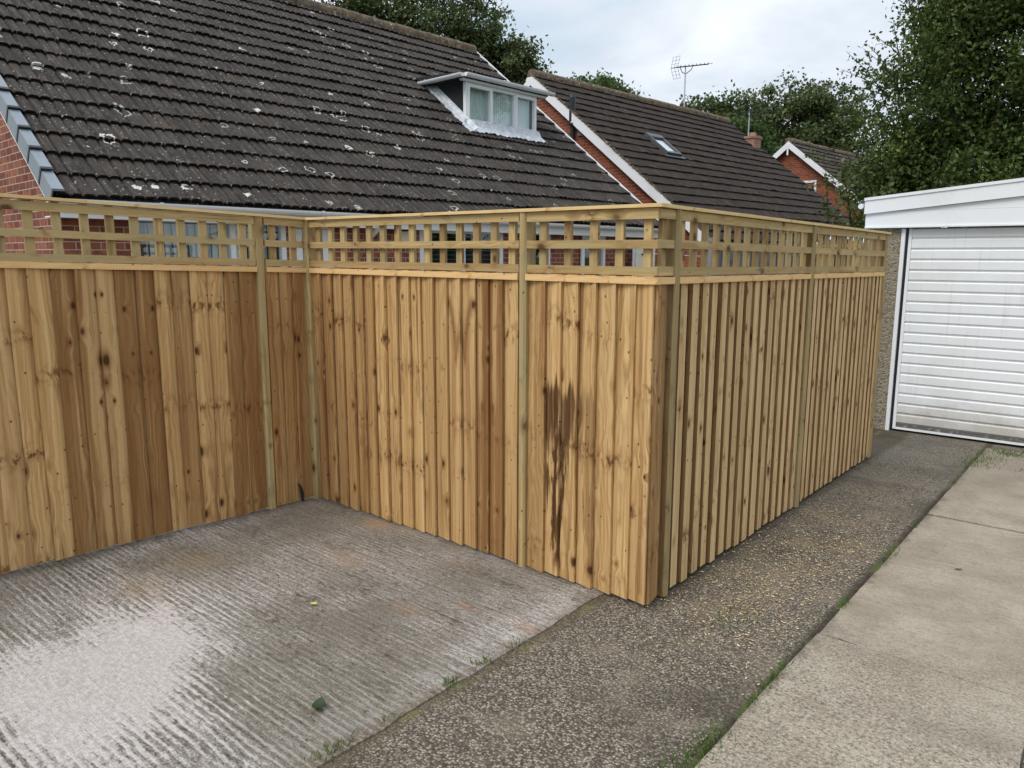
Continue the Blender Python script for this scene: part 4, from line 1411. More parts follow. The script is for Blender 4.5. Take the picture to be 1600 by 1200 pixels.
# flat felt roof
mb = MB()
ov = 0.10
P_ = F1.P
dback = D1 + (4.72 - ZG1) / math.tan(TH) + 0.15
lo = [P_(T1 + 0.26, DD - ov + .03, 4.60), P_(T0 - 0.14, DD - ov + .03, 4.60), P_(T0 - 0.20, dback, 4.60), P_(T1 + 0.26, dback, 4.60)]
hi = [P_(T1 + 0.26, DD - ov + .03, 4.695), P_(T0 - 0.14, DD - ov + .03, 4.695), P_(T0 - 0.20, dback, 4.76), P_(T1 + 0.26, dback, 4.76)]
mb.hexa(lo + hi)
mb.build('flat_roof', M['felt'], dm)
mb = MB()
F1.box(mb, T0 - 0.12, T1 + 0.22, DD - ov + 0.035, DD + 0.02, 4.565, 4.598)
mb.build('soffit', M['white'], dm)
gutter(F1, T0 - 0.13, T1 + 0.34, DD - ov - 0.03, 4.668, dm, 0.062)
# gutter returning along the near cheek
side = Fr(0)
side.e, side.n = F1.n, F1.e
gs = gutter(side, DD - ov - 0.02, DD + 1.0, T0 - 0.18, 4.658, dm, 0.058)
# lead: apron below the window dressed over the tiles, soaker strip up the near cheek


def Pr1(t, s, h):
    return F1.P(t, D1 + s * math.cos(TH) - h * math.sin(TH), ZG1 + s * math.sin(TH) + h * math.cos(TH))


mb = MB()
nx = 60
ta, tb = 9.45, 11.44
xs = np.linspace(ta, tb, nx + 1)
wav = lambda x, s: 0.066 + 0.008 * math.sin(2 * math.pi * (x - TL1) / 0.1125) + 0.004 * math.sin(37 * x + 11 * s)
for i in range(nx):
    for (s0, s1) in ((2.52, 2.61), (2.61, 2.70), (2.70, 2.80)):
        e0 = lambda x, s: s + (0.018 * math.sin(9 * x) + 0.01 * math.sin(31 * x) if s == 2.52 else 0)
        lift = lambda s: 0.06 if s > 2.75 else 0.0
        q = [(xs[i], s0), (xs[i + 1], s0), (xs[i + 1], s1), (xs[i], s1)]
        # splay at both ends
        sp = lambda x, s: x + (0.05 if x > 11.3 else 0) * (2.62 - s) / 0.2
        mb.face([Pr1(sp(x, s), e0(x, s), wav(x, s) + lift(s)) for x, s in q], None, (0.5, 0.5, 0), True)
        mb.face([Pr1(sp(x, s), e0(x, s), wav(x, s) + lift(s) - 0.012) for x, s in q[::-1]], None, (0.5, 0.5, 0), True)
mb.build('lead_apron', M['lead'], dm)
mb = MB()
ns_ = 40
ss = np.linspace(2.50, 4.02, ns_ + 1)
for i in range(ns_):
    for (a, b, ha, hb) in ((T0 - 0.13, T0 - 0.05, 0.058, 0.075), (T0 - 0.05, T0 + 0.012, 0.075, 0.15)):
        j = lambda s: 0.012 * math.sin(23 * s) + 0.006 * math.sin(57 * s)
        A, B = ss[i], ss[i + 1]
        mb.face([Pr1(a + j(A), A, ha), Pr1(b, A, hb), Pr1(b, B, hb), Pr1(a + j(B), B, ha)], None, (0.5, 0.5, 0), True)
        mb.face([Pr1(a + j(A), A, ha - .014), Pr1(a + j(B), B, ha - .014), Pr1(b, B, hb - .014), Pr1(b, A, hb - .014)], None, (0.5, 0.5, 0), True)
mb.build('lead_soaker', M['lead'], dm)

# ------------------------------------------------------------------ house 2: next house along, gable towards us
F2 = Fr(-0.096917)
DR2, TL2, TR2 = 13.9906, 14.5223, 24.0812
S2 = 6.80
ZR2 = 6.0974
D2 = DR2 - S2 * math.cos(TH)
ZG2 = ZR2 - S2 * math.sin(TH)
h2 = thing('gabled_house', F2.P(19, D2 + 4, -0.2), 'red brick house with white gable bargeboards and a small roof window in dark tiles', 'house')
roof2 = tile_roof(F2, TL2, TR2, D2, ZG2, TH, S2 - 0.03, 0.3474, 0.225, M['tile2'], h2, 'roof', 8)
mb = MB()
for dz in (0.0,):
    mb.face([F2.P(TL2, 2 * DR2 - D2, ZG2), F2.P(TR2, 2 * DR2 - D2, ZG2), F2.P(TR2, DR2, ZR2), F2.P(TL2, DR2, ZR2)], [(TL2, 0), (TR2, 0), (TR2, S2), (TL2, S2)])
    mb.face([F2.P(TL2, D2, ZG2 - .02), F2.P(TR2, D2, ZG2 - .02), F2.P(TR2, DR2, ZR2 - .02), F2.P(TL2, DR2, ZR2 - .02)], [(TL2, 0), (TR2, 0), (TR2, S2), (TL2, S2)])
mb.build('rear_slope', M['tile2'], roof2)
ridge_tiles(F2, TL2, TR2, DR2, ZR2 + 0.05, roof2)
mb = MB()
TG2, TE2, DW2 = TL2 + 0.16, TR2 - 0.1, D2 + 0.35
DB2 = 2 * DR2 - DW2
zt2 = lambda d: ZG2 - 0.03 + (min(d, 2 * DR2 - d) - D2) * math.tan(TH)
for t in (TG2, TE2):
    poly = [(DW2, -0.3), (DB2, -0.3), (DB2, zt2(DB2)), (DR2, zt2(DR2)), (DW2, zt2(DW2))]
    mb.face([F2.P(t, *p) for p in poly], [(p[0], p[1]) for p in poly])
for d in (DW2, DB2):
    mb.face([F2.P(TG2, d, -0.3), F2.P(TE2, d, -0.3), F2.P(TE2, d, 1.95), F2.P(TG2, d, 1.95)], [(TG2, -0.3), (TE2, -0.3), (TE2, 1.95), (TG2, 1.95)])
mb.build('brick_wall', M['brick2'], h2)
for far in (0, 1):
    mb = MB()
    if not far:
        slope_box(F2, mb, TL2 - 0.0, TL2 + 0.045, D2, ZG2, TH, -0.10, S2 + 0.06, -0.215, -0.003)
    else:
        mb.hexa([F2.P(TL2 + .045, DR2 - .04, ZR2 - .215), F2.P(TL2 + .001, DR2 - .04, ZR2 - .215), F2.P(TL2 + .001, DR2 + 3, ZR2 - 3 * math.tan(TH) - .25), F2.P(TL2 + .045, DR2 + 3, ZR2 - 3 * math.tan(TH) - .25),
                 F2.P(TL2 + .045, DR2 - .04, ZR2 - .0), F2.P(TL2 + .001, DR2 - .04, ZR2 - .0), F2.P(TL2 + .001, DR2 + 3, ZR2 - 3 * math.tan(TH)), F2.P(TL2 + .045, DR2 + 3, ZR2 - 3 * math.tan(TH))])
    mb.build('bargeboard', M['whitepaint'], h2)
# mortar-bedded verge: ragged edge of tile and mortar
mb = MB()
for i in range(56):
    s = i * S2 / 56
    slope_box(F2, mb, TL2 - 0.012 - random.uniform(0, .012), TL2 + 0.03, D2, ZG2, TH, s, s + S2 / 56 * random.uniform(.6, 1.0), -0.003, random.uniform(0.012, 0.045))
mb.build('mortar_verge', M['ridge'], h2)
mb = MB()
F2.box(mb, TL2, TR2, D2 + 0.06, D2 + 0.08, ZG2 - 0.18, ZG2 - 0.02)
mb.build('fascia', M['white'], h2)
gutter(F2, TL2, TR2, D2 - 0.0, ZG2 - 0.02, h2)
# black soil pipe on the gable
mb = MB()
tp = TG2 - 0.075
dp = 12.66
mb.tube([F2.P(tp, dp, 2.2), F2.P(tp, dp, 4.72)], 0.055, 12)
mb.tube([F2.P(tp, dp, 4.70), F2.P(tp, dp, 4.80)], 0.072, 12)
mb.tube([F2.P(tp - 0.02, dp, 4.80), F2.P(tp - 0.02, dp, 5.36), F2.P(tp - 0.02, dp, 5.42)], [0.078, 0.078, 0.062], 12)
F2.box(mb, TL2 - 0.02, TG2, dp - 0.09, dp + 0.09, 4.735, 4.765)
mb.build('soil_pipe', M['black'], h2)
mb = MB()
F2.box(mb, TG2 - 0.03, TG2 - 0.001, 12.36, 12.53, 4.46, 4.66)
for i in range(5):
    F2.box(mb, TG2 - 0.045, TG2 - 0.0305, 12.37, 12.52, 4.475 + i * .037, 4.495 + i * .037)
mb.build('vent_grille', M['greyplastic'], h2)
# roof window


def Pr2(t, s, h):
    return F2.P(t, D2 + s * math.cos(TH) - h * math.sin(TH), ZG2 + s * math.sin(TH) + h * math.cos(TH))


def sb2(mb, t0, t1, s0, s1, h0, h1, rid=None):
    mb.hexa([Pr2(t1, s0, h0), Pr2(t0, s0, h0), Pr2(t0, s1, h0), Pr2(t1, s1, h0), Pr2(t1, s0, h1), Pr2(t0, s0, h1), Pr2(t0, s1, h1), Pr2(t1, s1, h1)], rid)


vs0, vs1, vt0, vt1 = S2 - 3.28, S2 - 2.40, 16.72, 17.38
mb = MB()
sb2(mb, vt0, vt0 + .07, vs0, vs1, 0.02, 0.125)
sb2(mb, vt1 - .07, vt1, vs0, vs1, 0.02, 0.125)
sb2(mb, vt0 + .07, vt1 - .07, vs0, vs0 + .08, 0.02, 0.123)
sb2(mb, vt0 - .01, vt1 + .01, vs1 - .16, vs1, 0.02, 0.135)
vel = mb.build('roof_window', M['velux'], roof2)
mb = MB()
sb2(mb, vt0 + .068, vt1 - .068, vs0 + .078, vs1 - .158, 0.085, 0.095)
mb.build('pane', glass_mat('roof_window_glass', 3.0), vel)
mb = MB()
sb2(mb, vt0 + .06, vt1 - .06, vs0 + .07, vs1 - .15, 0.058, 0.066)
mb.build('roller_blind', M['net'], vel)
mb = MB()
sb2(mb, vt0 - .1, vt1 + .1, vs0 - .1, vs0, 0.05, 0.066)
mb.build('flashing', M['velux'], vel)
# chimney stack on the rear slope at the far gable
mb = MB()
ct, cd_ = TR2 - 0.42, 12.76
F2.box(mb, ct - .22, ct + .22, cd_ - .14, cd_ + .18, 4.2, 5.36)
F2.box(mb, ct - .25, ct + .25, cd_ - .17, cd_ + .21, 5.36, 5.44)
chs = mb.build('chimney', M['chimney'], roof2)
mb = MB()
mb.tube([F2.P(ct, cd_ + .05, 5.44), F2.P(ct, cd_ + .05, 5.56)], [0.13, 0.11], 10)
mb.build('chimney_pot', M['chimney'], chs)


def aerial(base, h, boom0, boom1, label, n=9, refl=True):
    base, boom0, boom1 = map(np.array, (base, boom0, boom1))
    a = thing('tv_aerial', tuple(base), label, 'aerial', 'television aerials above the roofs')
    mb = MB()
    mb.tube([base, base + np.array([0, 0, h])], 0.021, 8)
    mb.build('mast', M['alu'], a)
    mb = MB()
    mb.tube([boom0, boom1], 0.012, 6)
    mid = base + np.array([0, 0, h - 0.02])
    bd = (boom1 - boom0) / np.linalg.norm(boom1 - boom0)
    bc = boom0 + bd * np.dot(mid - boom0, bd)
    mb.tube([mid, bc + np.array([0, 0, -.0])], 0.014, 6)
    mb.tube([bc - bd * .30, bc - bd * .16 + np.array([0, 0, -.16]), mid + np.array([0, 0, -.12])], 0.012, 6)
    mb.tube([bc + bd * .42, bc + bd * .36 + np.array([0, 0, -.10]), mid + np.array([0, 0, -.12]) + bd * .05], 0.012, 6)
    mb.build('boom', M['iron'], a)
    side_ = np.cross(bd, np.array([0, 0, 1.0]))
    side_ /= np.linalg.norm(side_)
    Lb = np.linalg.norm(boom1 - boom0)
    for i in range(n):
        p = boom0 + bd * (0.32 + (Lb - 0.34) * i / (n - 1))
        m2 = MB()
        ll = 0.17
        m2.tube([p - side_ * ll + np.array([0, 0, 0.012]), p + side_ * ll + np.array([0, 0, 0.012])], 0.008, 5)
        m2.tube([p + np.array([0, 0, -.01]), p + np.array([0, 0, 0.07])], 0.008, 5)
        m2.build('element', M['iron'], a)
    if refl:
        mb = MB()
        p = boom0 + bd * 0.18
        for sg in (1, -1):
            for w in (-0.12, 0.0, 0.12):
                mb.tube([p + side_ * w, p + side_ * w + np.array([0, 0, .32 * sg]) + bd * (0.11 if sg > 0 else 0.16)], 0.005, 5)
            for q in (0.11, 0.21, 0.32):
                dv = np.array([0, 0, q * sg]) + bd * q * (0.35 if sg > 0 else 0.5)
                mb.tube([p - side_ * .14 + dv, p + side_ * .14 + dv], 0.004, 5)
        mb.build('reflector', M['iron'], a)
    return a


bA = F2.P(21.45, DR2, ZR2 + 0.05)
aerial(bA, 1.20, F2.P(20.66, DR2, 7.24), F2.P(22.75, DR2, 7.70), 'thin tall television aerial with a toothed boom standing on the roof ridge against the sky')
bB = F2.P(TR2 - 0.6, 12.86, 5.44)
aerial(bB, 0.78, F2.P(TR2 - 1.3, 13.0, 6.10), F2.P(TR2 + 0.1, 12.3, 6.22), 'short grey television aerial on the brick chimney in front of dark trees', 6, False)

# ------------------------------------------------------------------ house 3: small gable far along
T3, D3, Z3 = 27.65, 13.52, 5.78
h3 = thing('brick_house', F2.P(T3 + 4, D3, 0), 'distant small brick house, only its white-edged gable peak showing beside the dark tree', 'house')
hw, pit = 2.9, math.radians(38.5)
mb = MB()
zt3 = lambda d: Z3 - 0.12 - abs(d - D3) * math.tan(pit)
poly = [(D3 - hw, -0.3), (D3 + hw, -0.3), (D3 + hw, zt3(D3 + hw)), (D3, zt3(D3)), (D3 - hw, zt3(D3 - hw))]
for t in (T3 + 0.2, T3 + 8):
    mb.face([F2.P(t, *p) for p in poly], [(p[0], p[1]) for p in poly])
for d in (D3 - hw, D3 + hw):
    mb.face([F2.P(T3 + .2, d, -0.3), F2.P(T3 + 8, d, -0.3), F2.P(T3 + 8, d, zt3(d)), F2.P(T3 + .2, d, zt3(d))], [(0, -0.3), (7.8, -0.3), (7.8, zt3(d)), (0, zt3(d))])
mb.build('brick_wall', M['brick2'], h3)
Sh = (hw + .25) / math.cos(pit)
r3 = tile_roof(F2, T3, T3 + 8.2, D3 - (hw + .25), Z3 - (hw + .25) * math.tan(pit), pit, Sh - .02, 0.3, 0.3, M['tile'], h3, 'roof', 5)
mb = MB()
mb.face([F2.P(T3, D3 + hw + .25, Z3 - (hw + .25) * math.tan(pit)), F2.P(T3 + 8.2, D3 + hw + .25, Z3 - (hw + .25) * math.tan(pit)), F2.P(T3 + 8.2, D3, Z3), F2.P(T3, D3, Z3)])
mb.build('rear_slope', M['tile2'], r3)
for sg in (-1, 1):
    mb = MB()
    a = lambda q, z: F2.P(T3 - .02, D3 + sg * q, Z3 - q * math.tan(pit) + z)
    b = lambda q, z: F2.P(T3 + .03, D3 + sg * q, Z3 - q * math.tan(pit) + z)
    q0, q1 = 0.0 if sg < 0 else 0.001, hw + .3
    mb.hexa([b(q0, -.24), a(q0, -.24), a(q1, -.24), b(q1, -.24), b(q0, -.01), a(q0, -.01), a(q1, -.01), b(q1, -.01)])
    mb.build('bargeboard', M['whitepaint'], h3)
mb = MB()
F2.box(mb, T3 - .035, T3 - .005, D3 - .03, D3 + .03, Z3 - .5, Z3 - .1)
mb.build('finial', M['whitepaint'], h3)
sd3 = Fr(0)
sd3.e, sd3.n = -F2.n, F2.e
window(sd3, h3, T3 + .185, -13.30, -12.45, 3.35, 4.34, [0.5], 'window', ('net',), 0.08)
ridge_tiles(F2, T3, T3 + 8.2, D3, Z3 + 0.05, r3, 0.12)

# ------------------------------------------------------------------ garage
GY = 7.865
garage = thing('garage', (-0.6, GY + 2.5, -0.04), 'prefabricated garage with pebbledash front post, white ribbed up-and-over door and white fascia', 'garage')
GX0, GX1 = -2.155, 0.92
z0g = -0.09
mb = MB()
mb.box((GX0 + 0.05, GY, z0g), (0.275, 0, 0), (0, 0.09, 0), (0, 0, 1.985))
mb.box((0.50, GY, z0g), (0.37, 0, 0), (0, 0.09, 0), (0, 0, 1.985))
for i in range(8):
    y = GY + 0.092 + i * 0.64
    mb.box((GX0 + 0.05, y, z0g), (0.06, 0, 0), (0, 0.63, 0), (0, 0, 2.03))
    mb.box((0.81, y, z0g), (0.06, 0, 0), (0, 0.63, 0), (0, 0, 2.03))
mb.box((GX0 + 0.05, GY + 5.22, z0g), (2.975, 0, 0), (0, 0.06, 0), (0, 0, 2.2))
mb.build('pebbledash_wall', M['pebble'], garage)
# frame
DX0, DX1 = -1.80, 0.46
mb = MB()
mb.box((DX0 - 0.030, GY - 0.012, z0g + .02), (0.033, 0, 0), (0, 0.06, 0), (0, 0, 1.93))
mb.build('door_jamb', M['whitepaint'], garage)
mb = MB()
mb.box((DX1 + 0.002, GY - 0.012, z0g + .02), (0.033, 0, 0), (0, 0.06, 0), (0, 0, 1.93))
mb.build('door_jamb', M['whitepaint'], garage)
mb = MB()
mb.box((DX0 + 0.004, GY + 0.012, z0g + .02), (0.0235, 0, 0), (0, 0.02, 0), (0, 0, 1.93))
mb.box((DX0, GY + 0.15, z0g), (DX1 - DX0, 0, 0), (0, 0.02, 0), (0, 0, 1.95))
mb.build('door_seal', M['black'], garage)
# ribbed door: horizontal corrugations
mb = MB()
zb, zt = -0.025, 1.862
nr_ = 19
rh = (zt - zb - 0.05) / nr_
x0, x1 = DX0 + 0.055, DX1 - 0.03
yf = GY + 0.018
prof = []
for i in range(nr_):
    z = zb + 0.05 + i * rh
    prof += [(0.016, z), (0.012, z + 0.010), (0.0, z + 0.018), (0.0, z + rh - 0.012), (0.004, z + rh - 0.006)]
prof.append((0.016, zt))
for (a, za), (b, zb_) in zip(prof, prof[1:]):
    mb.face([(x0, yf + a, za), (x1, yf + a, za), (x1, yf + b, zb_), (x0, yf + b, zb_)], None)
k_ = NT('garage_door_paint')
pp, po = k_.pos()
gn_ = k_.noise(pp, 5.0, 6, 0.7)
c_ = k_.mix(k_.ramp(k_.noise(pp, 2.2, 5, 0.65), 0.45, 0.75, 0, 0.3), (0.78, 0.79, 0.795), (0.60, 0.58, 0.54))
c_ = k_.mix(k_.ramp(k_.math('SUBTRACT', po[2], k_.math('MULTIPLY', gn_, 0.5)), 0.12, -0.25, 0, 0.75), c_, (0.40, 0.36, 0.30))
sk_ = k_.noise(k_.vec(k_.math('MULTIPLY', po[0], 24.0), po[1], k_.math('MULTIPLY', po[2], 1.2)), 1.0, 4, 0.6)
c_ = k_.mix(k_.ramp(sk_, 0.56, 0.75, 0, 0.35), c_, (0.55, 0.52, 0.47))
gd = mb.build('ribbed_door', k_.done(c_, 0.4, 0.45), garage)
mb = MB()
mb.box((DX0 + 0.028, yf - 0.006, zb), (0.026, 0, 0), (0, 0.03, 0), (0, 0, zt - zb))
mb.box((x1 + 0.001, yf - 0.006, zb), (0.026, 0, 0), (0, 0.03, 0), (0, 0, zt - zb))
mb.box((DX0 + 0.0545, yf - 0.012, zb), (x1 - DX0 - 0.055, 0, 0), (0, 0.03, 0), (0, 0, 0.018))
mb.build('door_frame', M['white'], gd)
mb = MB()
mb.box((DX0 + 0.056, yf + 0.004, zb + 0.0185), (x1 - DX0 - 0.058, 0, 0), (0, 0.012, 0), (0, 0, 0.030))
mb.build('weather_strip', plain('scuffed_rubber', (0.14, 0.13, 0.12), 0.8, 0.3, 30, 0.2, 0, (0.5, 0.48, 0.45), 25, 0.8), gd)
mb = MB()
mb.box((DX0, GY - 0.14, z0g - .02), (DX1 - DX0, 0, 0), (0, 0.2, 0), (0, 0, 0.055))
mb.build('threshold', plain('stained_threshold', (0.10, 0.09, 0.075), 0.9, 0.3, 12, 0.2), garage)
# fascia: level cladding boards with the sloping bargeboard over them
apx = (GX0 + GX1) / 2
sl = math.tan(math.radians(5.1))
zl = 1.995
yF = GY - 0.06
mb = MB()
mb.box((GX0 + 0.01, yF + 0.012, 1.868), (GX1 - GX0 - 0.02, 0, 0), (0, 0.045, 0), (0, 0, 0.150))
mb.box((GX0 + 0.01, yF + 0.002, 1.868), (GX1 - GX0 - 0.02, 0, 0), (0, 0.0095, 0), (0, 0, 0.014))
ptsb = [(GX0 + .02, 2.0195), (GX1 - .02, 2.0195), (GX1 - .02, 2.03), (apx, 2.03 + (apx - GX0) * sl + .05), (GX0 + .02, 2.03)]
mb.face([(x, yF + 0.016, z) for x, z in ptsb])
mb.build('cladding', M['white'], garage)
mb = MB()
for sg, xa, xb in ((1, GX0, apx), (-1, GX1, apx)):
    za, zb2 = zl + 0.004, zl + 0.004 + abs(xb - xa) * sl
    hgt = 0.142
    P8 = [(xa, yF - 0.012, za), (xb, yF - 0.012, zb2), (xb, yF + 0.01, zb2), (xa, yF + 0.01, za)]
    P8 = P8 + [(p[0], p[1], p[2] + hgt) for p in P8]
    if sg < 0:
        P8 = [P8[i] for i in (1, 0, 3, 2, 5, 4, 7, 6)]
    mb.hexa(P8)
    P8 = [(xa - 0.004 * sg, yF - 0.022, za + hgt - .02), (xb, yF - 0.022, zb2 + hgt - .02), (xb, yF - 0.0125, zb2 + hgt - .02), (xa - 0.004 * sg, yF - 0.0125, za + hgt - .02)]
    P8 = P8 + [(p[0], p[1], p[2] + 0.026) for p in P8]
    if sg < 0:
        P8 = [P8[i] for i in (1, 0, 3, 2, 5, 4, 7, 6)]
    mb.hexa(P8)
mb.build('bargeboard', M['white'], garage)
mb = MB()
for xa, xb in ((GX0 - .02, apx), (apx, GX1 + .02)):
    n = 24
    for i in range(n):
        p, q = lerp(xa, xb, i / n), lerp(xa, xb, (i + 1) / n)
        f = lambda x: zl + 0.125 + (apx - GX0 - abs(x - apx)) * sl
        mb.face([(p, yF + 0.02, f(p)), (q, yF + 0.02, f(q)), (q, GY + 5.5, f(q)), (p, GY + 5.5, f(p))])
mb.build('roof_sheet', plain('cement_sheet', (0.2, 0.2, 0.19), 0.9, 0.2, 5), garage)
# open end of the side gutter
mb = MB()
mb.tube([(GX0 - 0.045, GY - 0.03, 2.075), (GX0 - 0.045, GY + 5.3, 2.055)], 0.026, 10)
mb.build('side_gutter', M['white'], garage)

# pale blue plastic sheet on a bin store behind the fence end
mb = MB()
sheet_v = {}
for i in range(9):
    for j in range(7):
        x = -2.46 + i * 0.052
        y = 7.42 + j * 0.055
        zz = 1.83 - 0.03 * abs(i - 4) + 0.035 * math.sin(i * 1.9 + j * 1.3) + 0.02 * math.sin(j * 2.7)
        sheet_v[i, j] = (x + 0.01 * math.sin(j * 3 + i), y, zz)
for i in range(8):
    for j in range(6):
        mb.face([sheet_v[i, j], sheet_v[i + 1, j], sheet_v[i + 1, j + 1], sheet_v[i, j + 1]], None, (0.5, 0.5, 0), False)
k_ = NT('blue_plastic_sheet')
pp, _ = k_.pos()
tag(mb.build('plastic_sheet', k_.done(k_.mix(k_.ramp(k_.noise(pp, 11.0, 2), 0.42, 0.52), (0.75, 0.82, 0.88), (0.25, 0.48, 0.70)), 0.3, 0.5)),
    'crumpled blue and white plastic sheet on the post top between fence and garage', 'plastic sheet')
mb = MB()
for x in (-2.42, -2.12):
    mb.box((x, 7.50, -0.05), (0.07, 0, 0), (0, 0.07, 0), (0, 0, 1.74))
mb.box((-2.47, 7.47, 1.69), (0.46, 0, 0), (0, 0.2, 0), (0, 0, 0.03))
tag(mb.build('timber_stand', M['post']), 'small timber stand behind the far end of the fence, holding the plastic sheet', 'stand')

# ------------------------------------------------------------------ weathered grey fence in the neighbour's garden
gf = thing('panel_fence', (-3.6, 10.0, 0), 'weathered grey timber panel fence glimpsed through the trellis, beyond the new fence', 'fence')
ga, gb = np.array([-3.75, 7.75]), np.array([-3.3, 13.2])
gdv = (gb - ga)
gL = np.linalg.norm(gdv)
gdv = np.append(gdv / gL, 0)
gnv = np.array([gdv[1], -gdv[0], 0])
mb = MB()
nb = int(gL / 0.15)
for i in range(nb):
    o = np.array([ga[0], ga[1], -0.2]) + gdv * (i * 0.15) + gnv * (0.008 * (i % 2))
    mb.box(o, gdv * 0.143, gnv * 0.015, (0, 0, 1.93 + random.uniform(-.004, .004)), (random.random(), random.random(), 0))
mb.build('panel', M['greyfence'], gf)
for i in range(4):
    o = np.array([ga[0], ga[1], -0.2]) + gdv * (i * 1.83 - 0.05) + gnv * 0.03
    mb = MB()
    mb.box(o, gdv * 0.1, gnv * 0.1, (0, 0, 2.0))
    mb.build('post', M['greyfence'], gf)
mb = MB()
mb.box(np.array([ga[0], ga[1], 1.735]) - gnv * 0.02, gdv * gL, gnv * 0.06, (0, 0, 0.03))
mb.build('cap_rail', M['greyfence'], gf)

# cream ledged gate beside the house corner
gt = thing('garden_gate', F1.P(11.9, DW1 - 0.25, -0.1), 'cream painted boarded gate with a black strap hinge near the bungalow corner', 'gate')
mb = MB()
for i in range(6):
    F1.box(mb, 11.62 + i * 0.095, 11.62 + i * 0.095 + 0.091, DW1 - 0.27, DW1 - 0.245, -0.1, 1.78)
mb.build('boarding', M['cream'], gt)
mb = MB()
F1.box(mb, 11.88, 12.10, DW1 - 0.29, DW1 - 0.271, 1.628, 1.655)
F1.box(mb, 12.10, 12.155, DW1 - 0.292, DW1 - 0.271, 1.585, 1.70)
F1.box(mb, 12.0, 12.10, DW1 - 0.289, DW1 - 0.2715, 1.615, 1.668)
mb.build('hinge', M['iron'], gt)
mb = MB()
F1.box(mb, 12.195, 12.28, DW1 - 0.30, DW1 - 0.22, -0.1, 1.80)
mb.build('gate_post', M['cream'], gt)
# washing line across the neighbour's garden
wp0, wp1 = np.array([-5.35, 9.0, 1.66]), np.array([-3.0, 9.9, 1.66])
mb = MB()
mb.tube([wp0 + (wp1 - wp0) * t + np.array([0, 0, -0.06 * 4 * t * (1 - t)]) for t in np.linspace(0, 1, 10)], 0.005, 5)
wln = thing('washing_line', (-5.35, 9.0, -0.1), 'pale blue washing line strung on a slim pole behind the trellis corner', 'washing line')
mb.build('cord', plain('blue_cord', (0.25, 0.45, 0.6), 0.5), wln)
mb = MB()
mb.tube([(-5.35, 9.0, -0.1), (-5.35, 9.0, 1.72)], 0.02, 8)
mb.build('pole', M['alu'], wln)


# ------------------------------------------------------------------ trees
def leaf_quads(C, size, r, flat=0.35, elong=1.5):
    n = len(C)
    a = r.normal(size=(n, 3))
    a[:, 2] -= 0.35
    a /= np.linalg.norm(a, axis=1, keepdims=True)
    b = r.normal(size=(n, 3))
    b -= a * (a * b).sum(1, keepdims=True)
    b /= np.linalg.norm(b, axis=1, keepdims=True)
    nn = np.cross(a, b)
    s = size * r.uniform(0.65, 1.3, (n, 1))
    V = np.stack([C - a * s * elong * .5, C + b * s * .45 + nn * s * .12, C + a * s * elong * .5, C - b * s * .45 + nn * s * .12], 1)
    return V


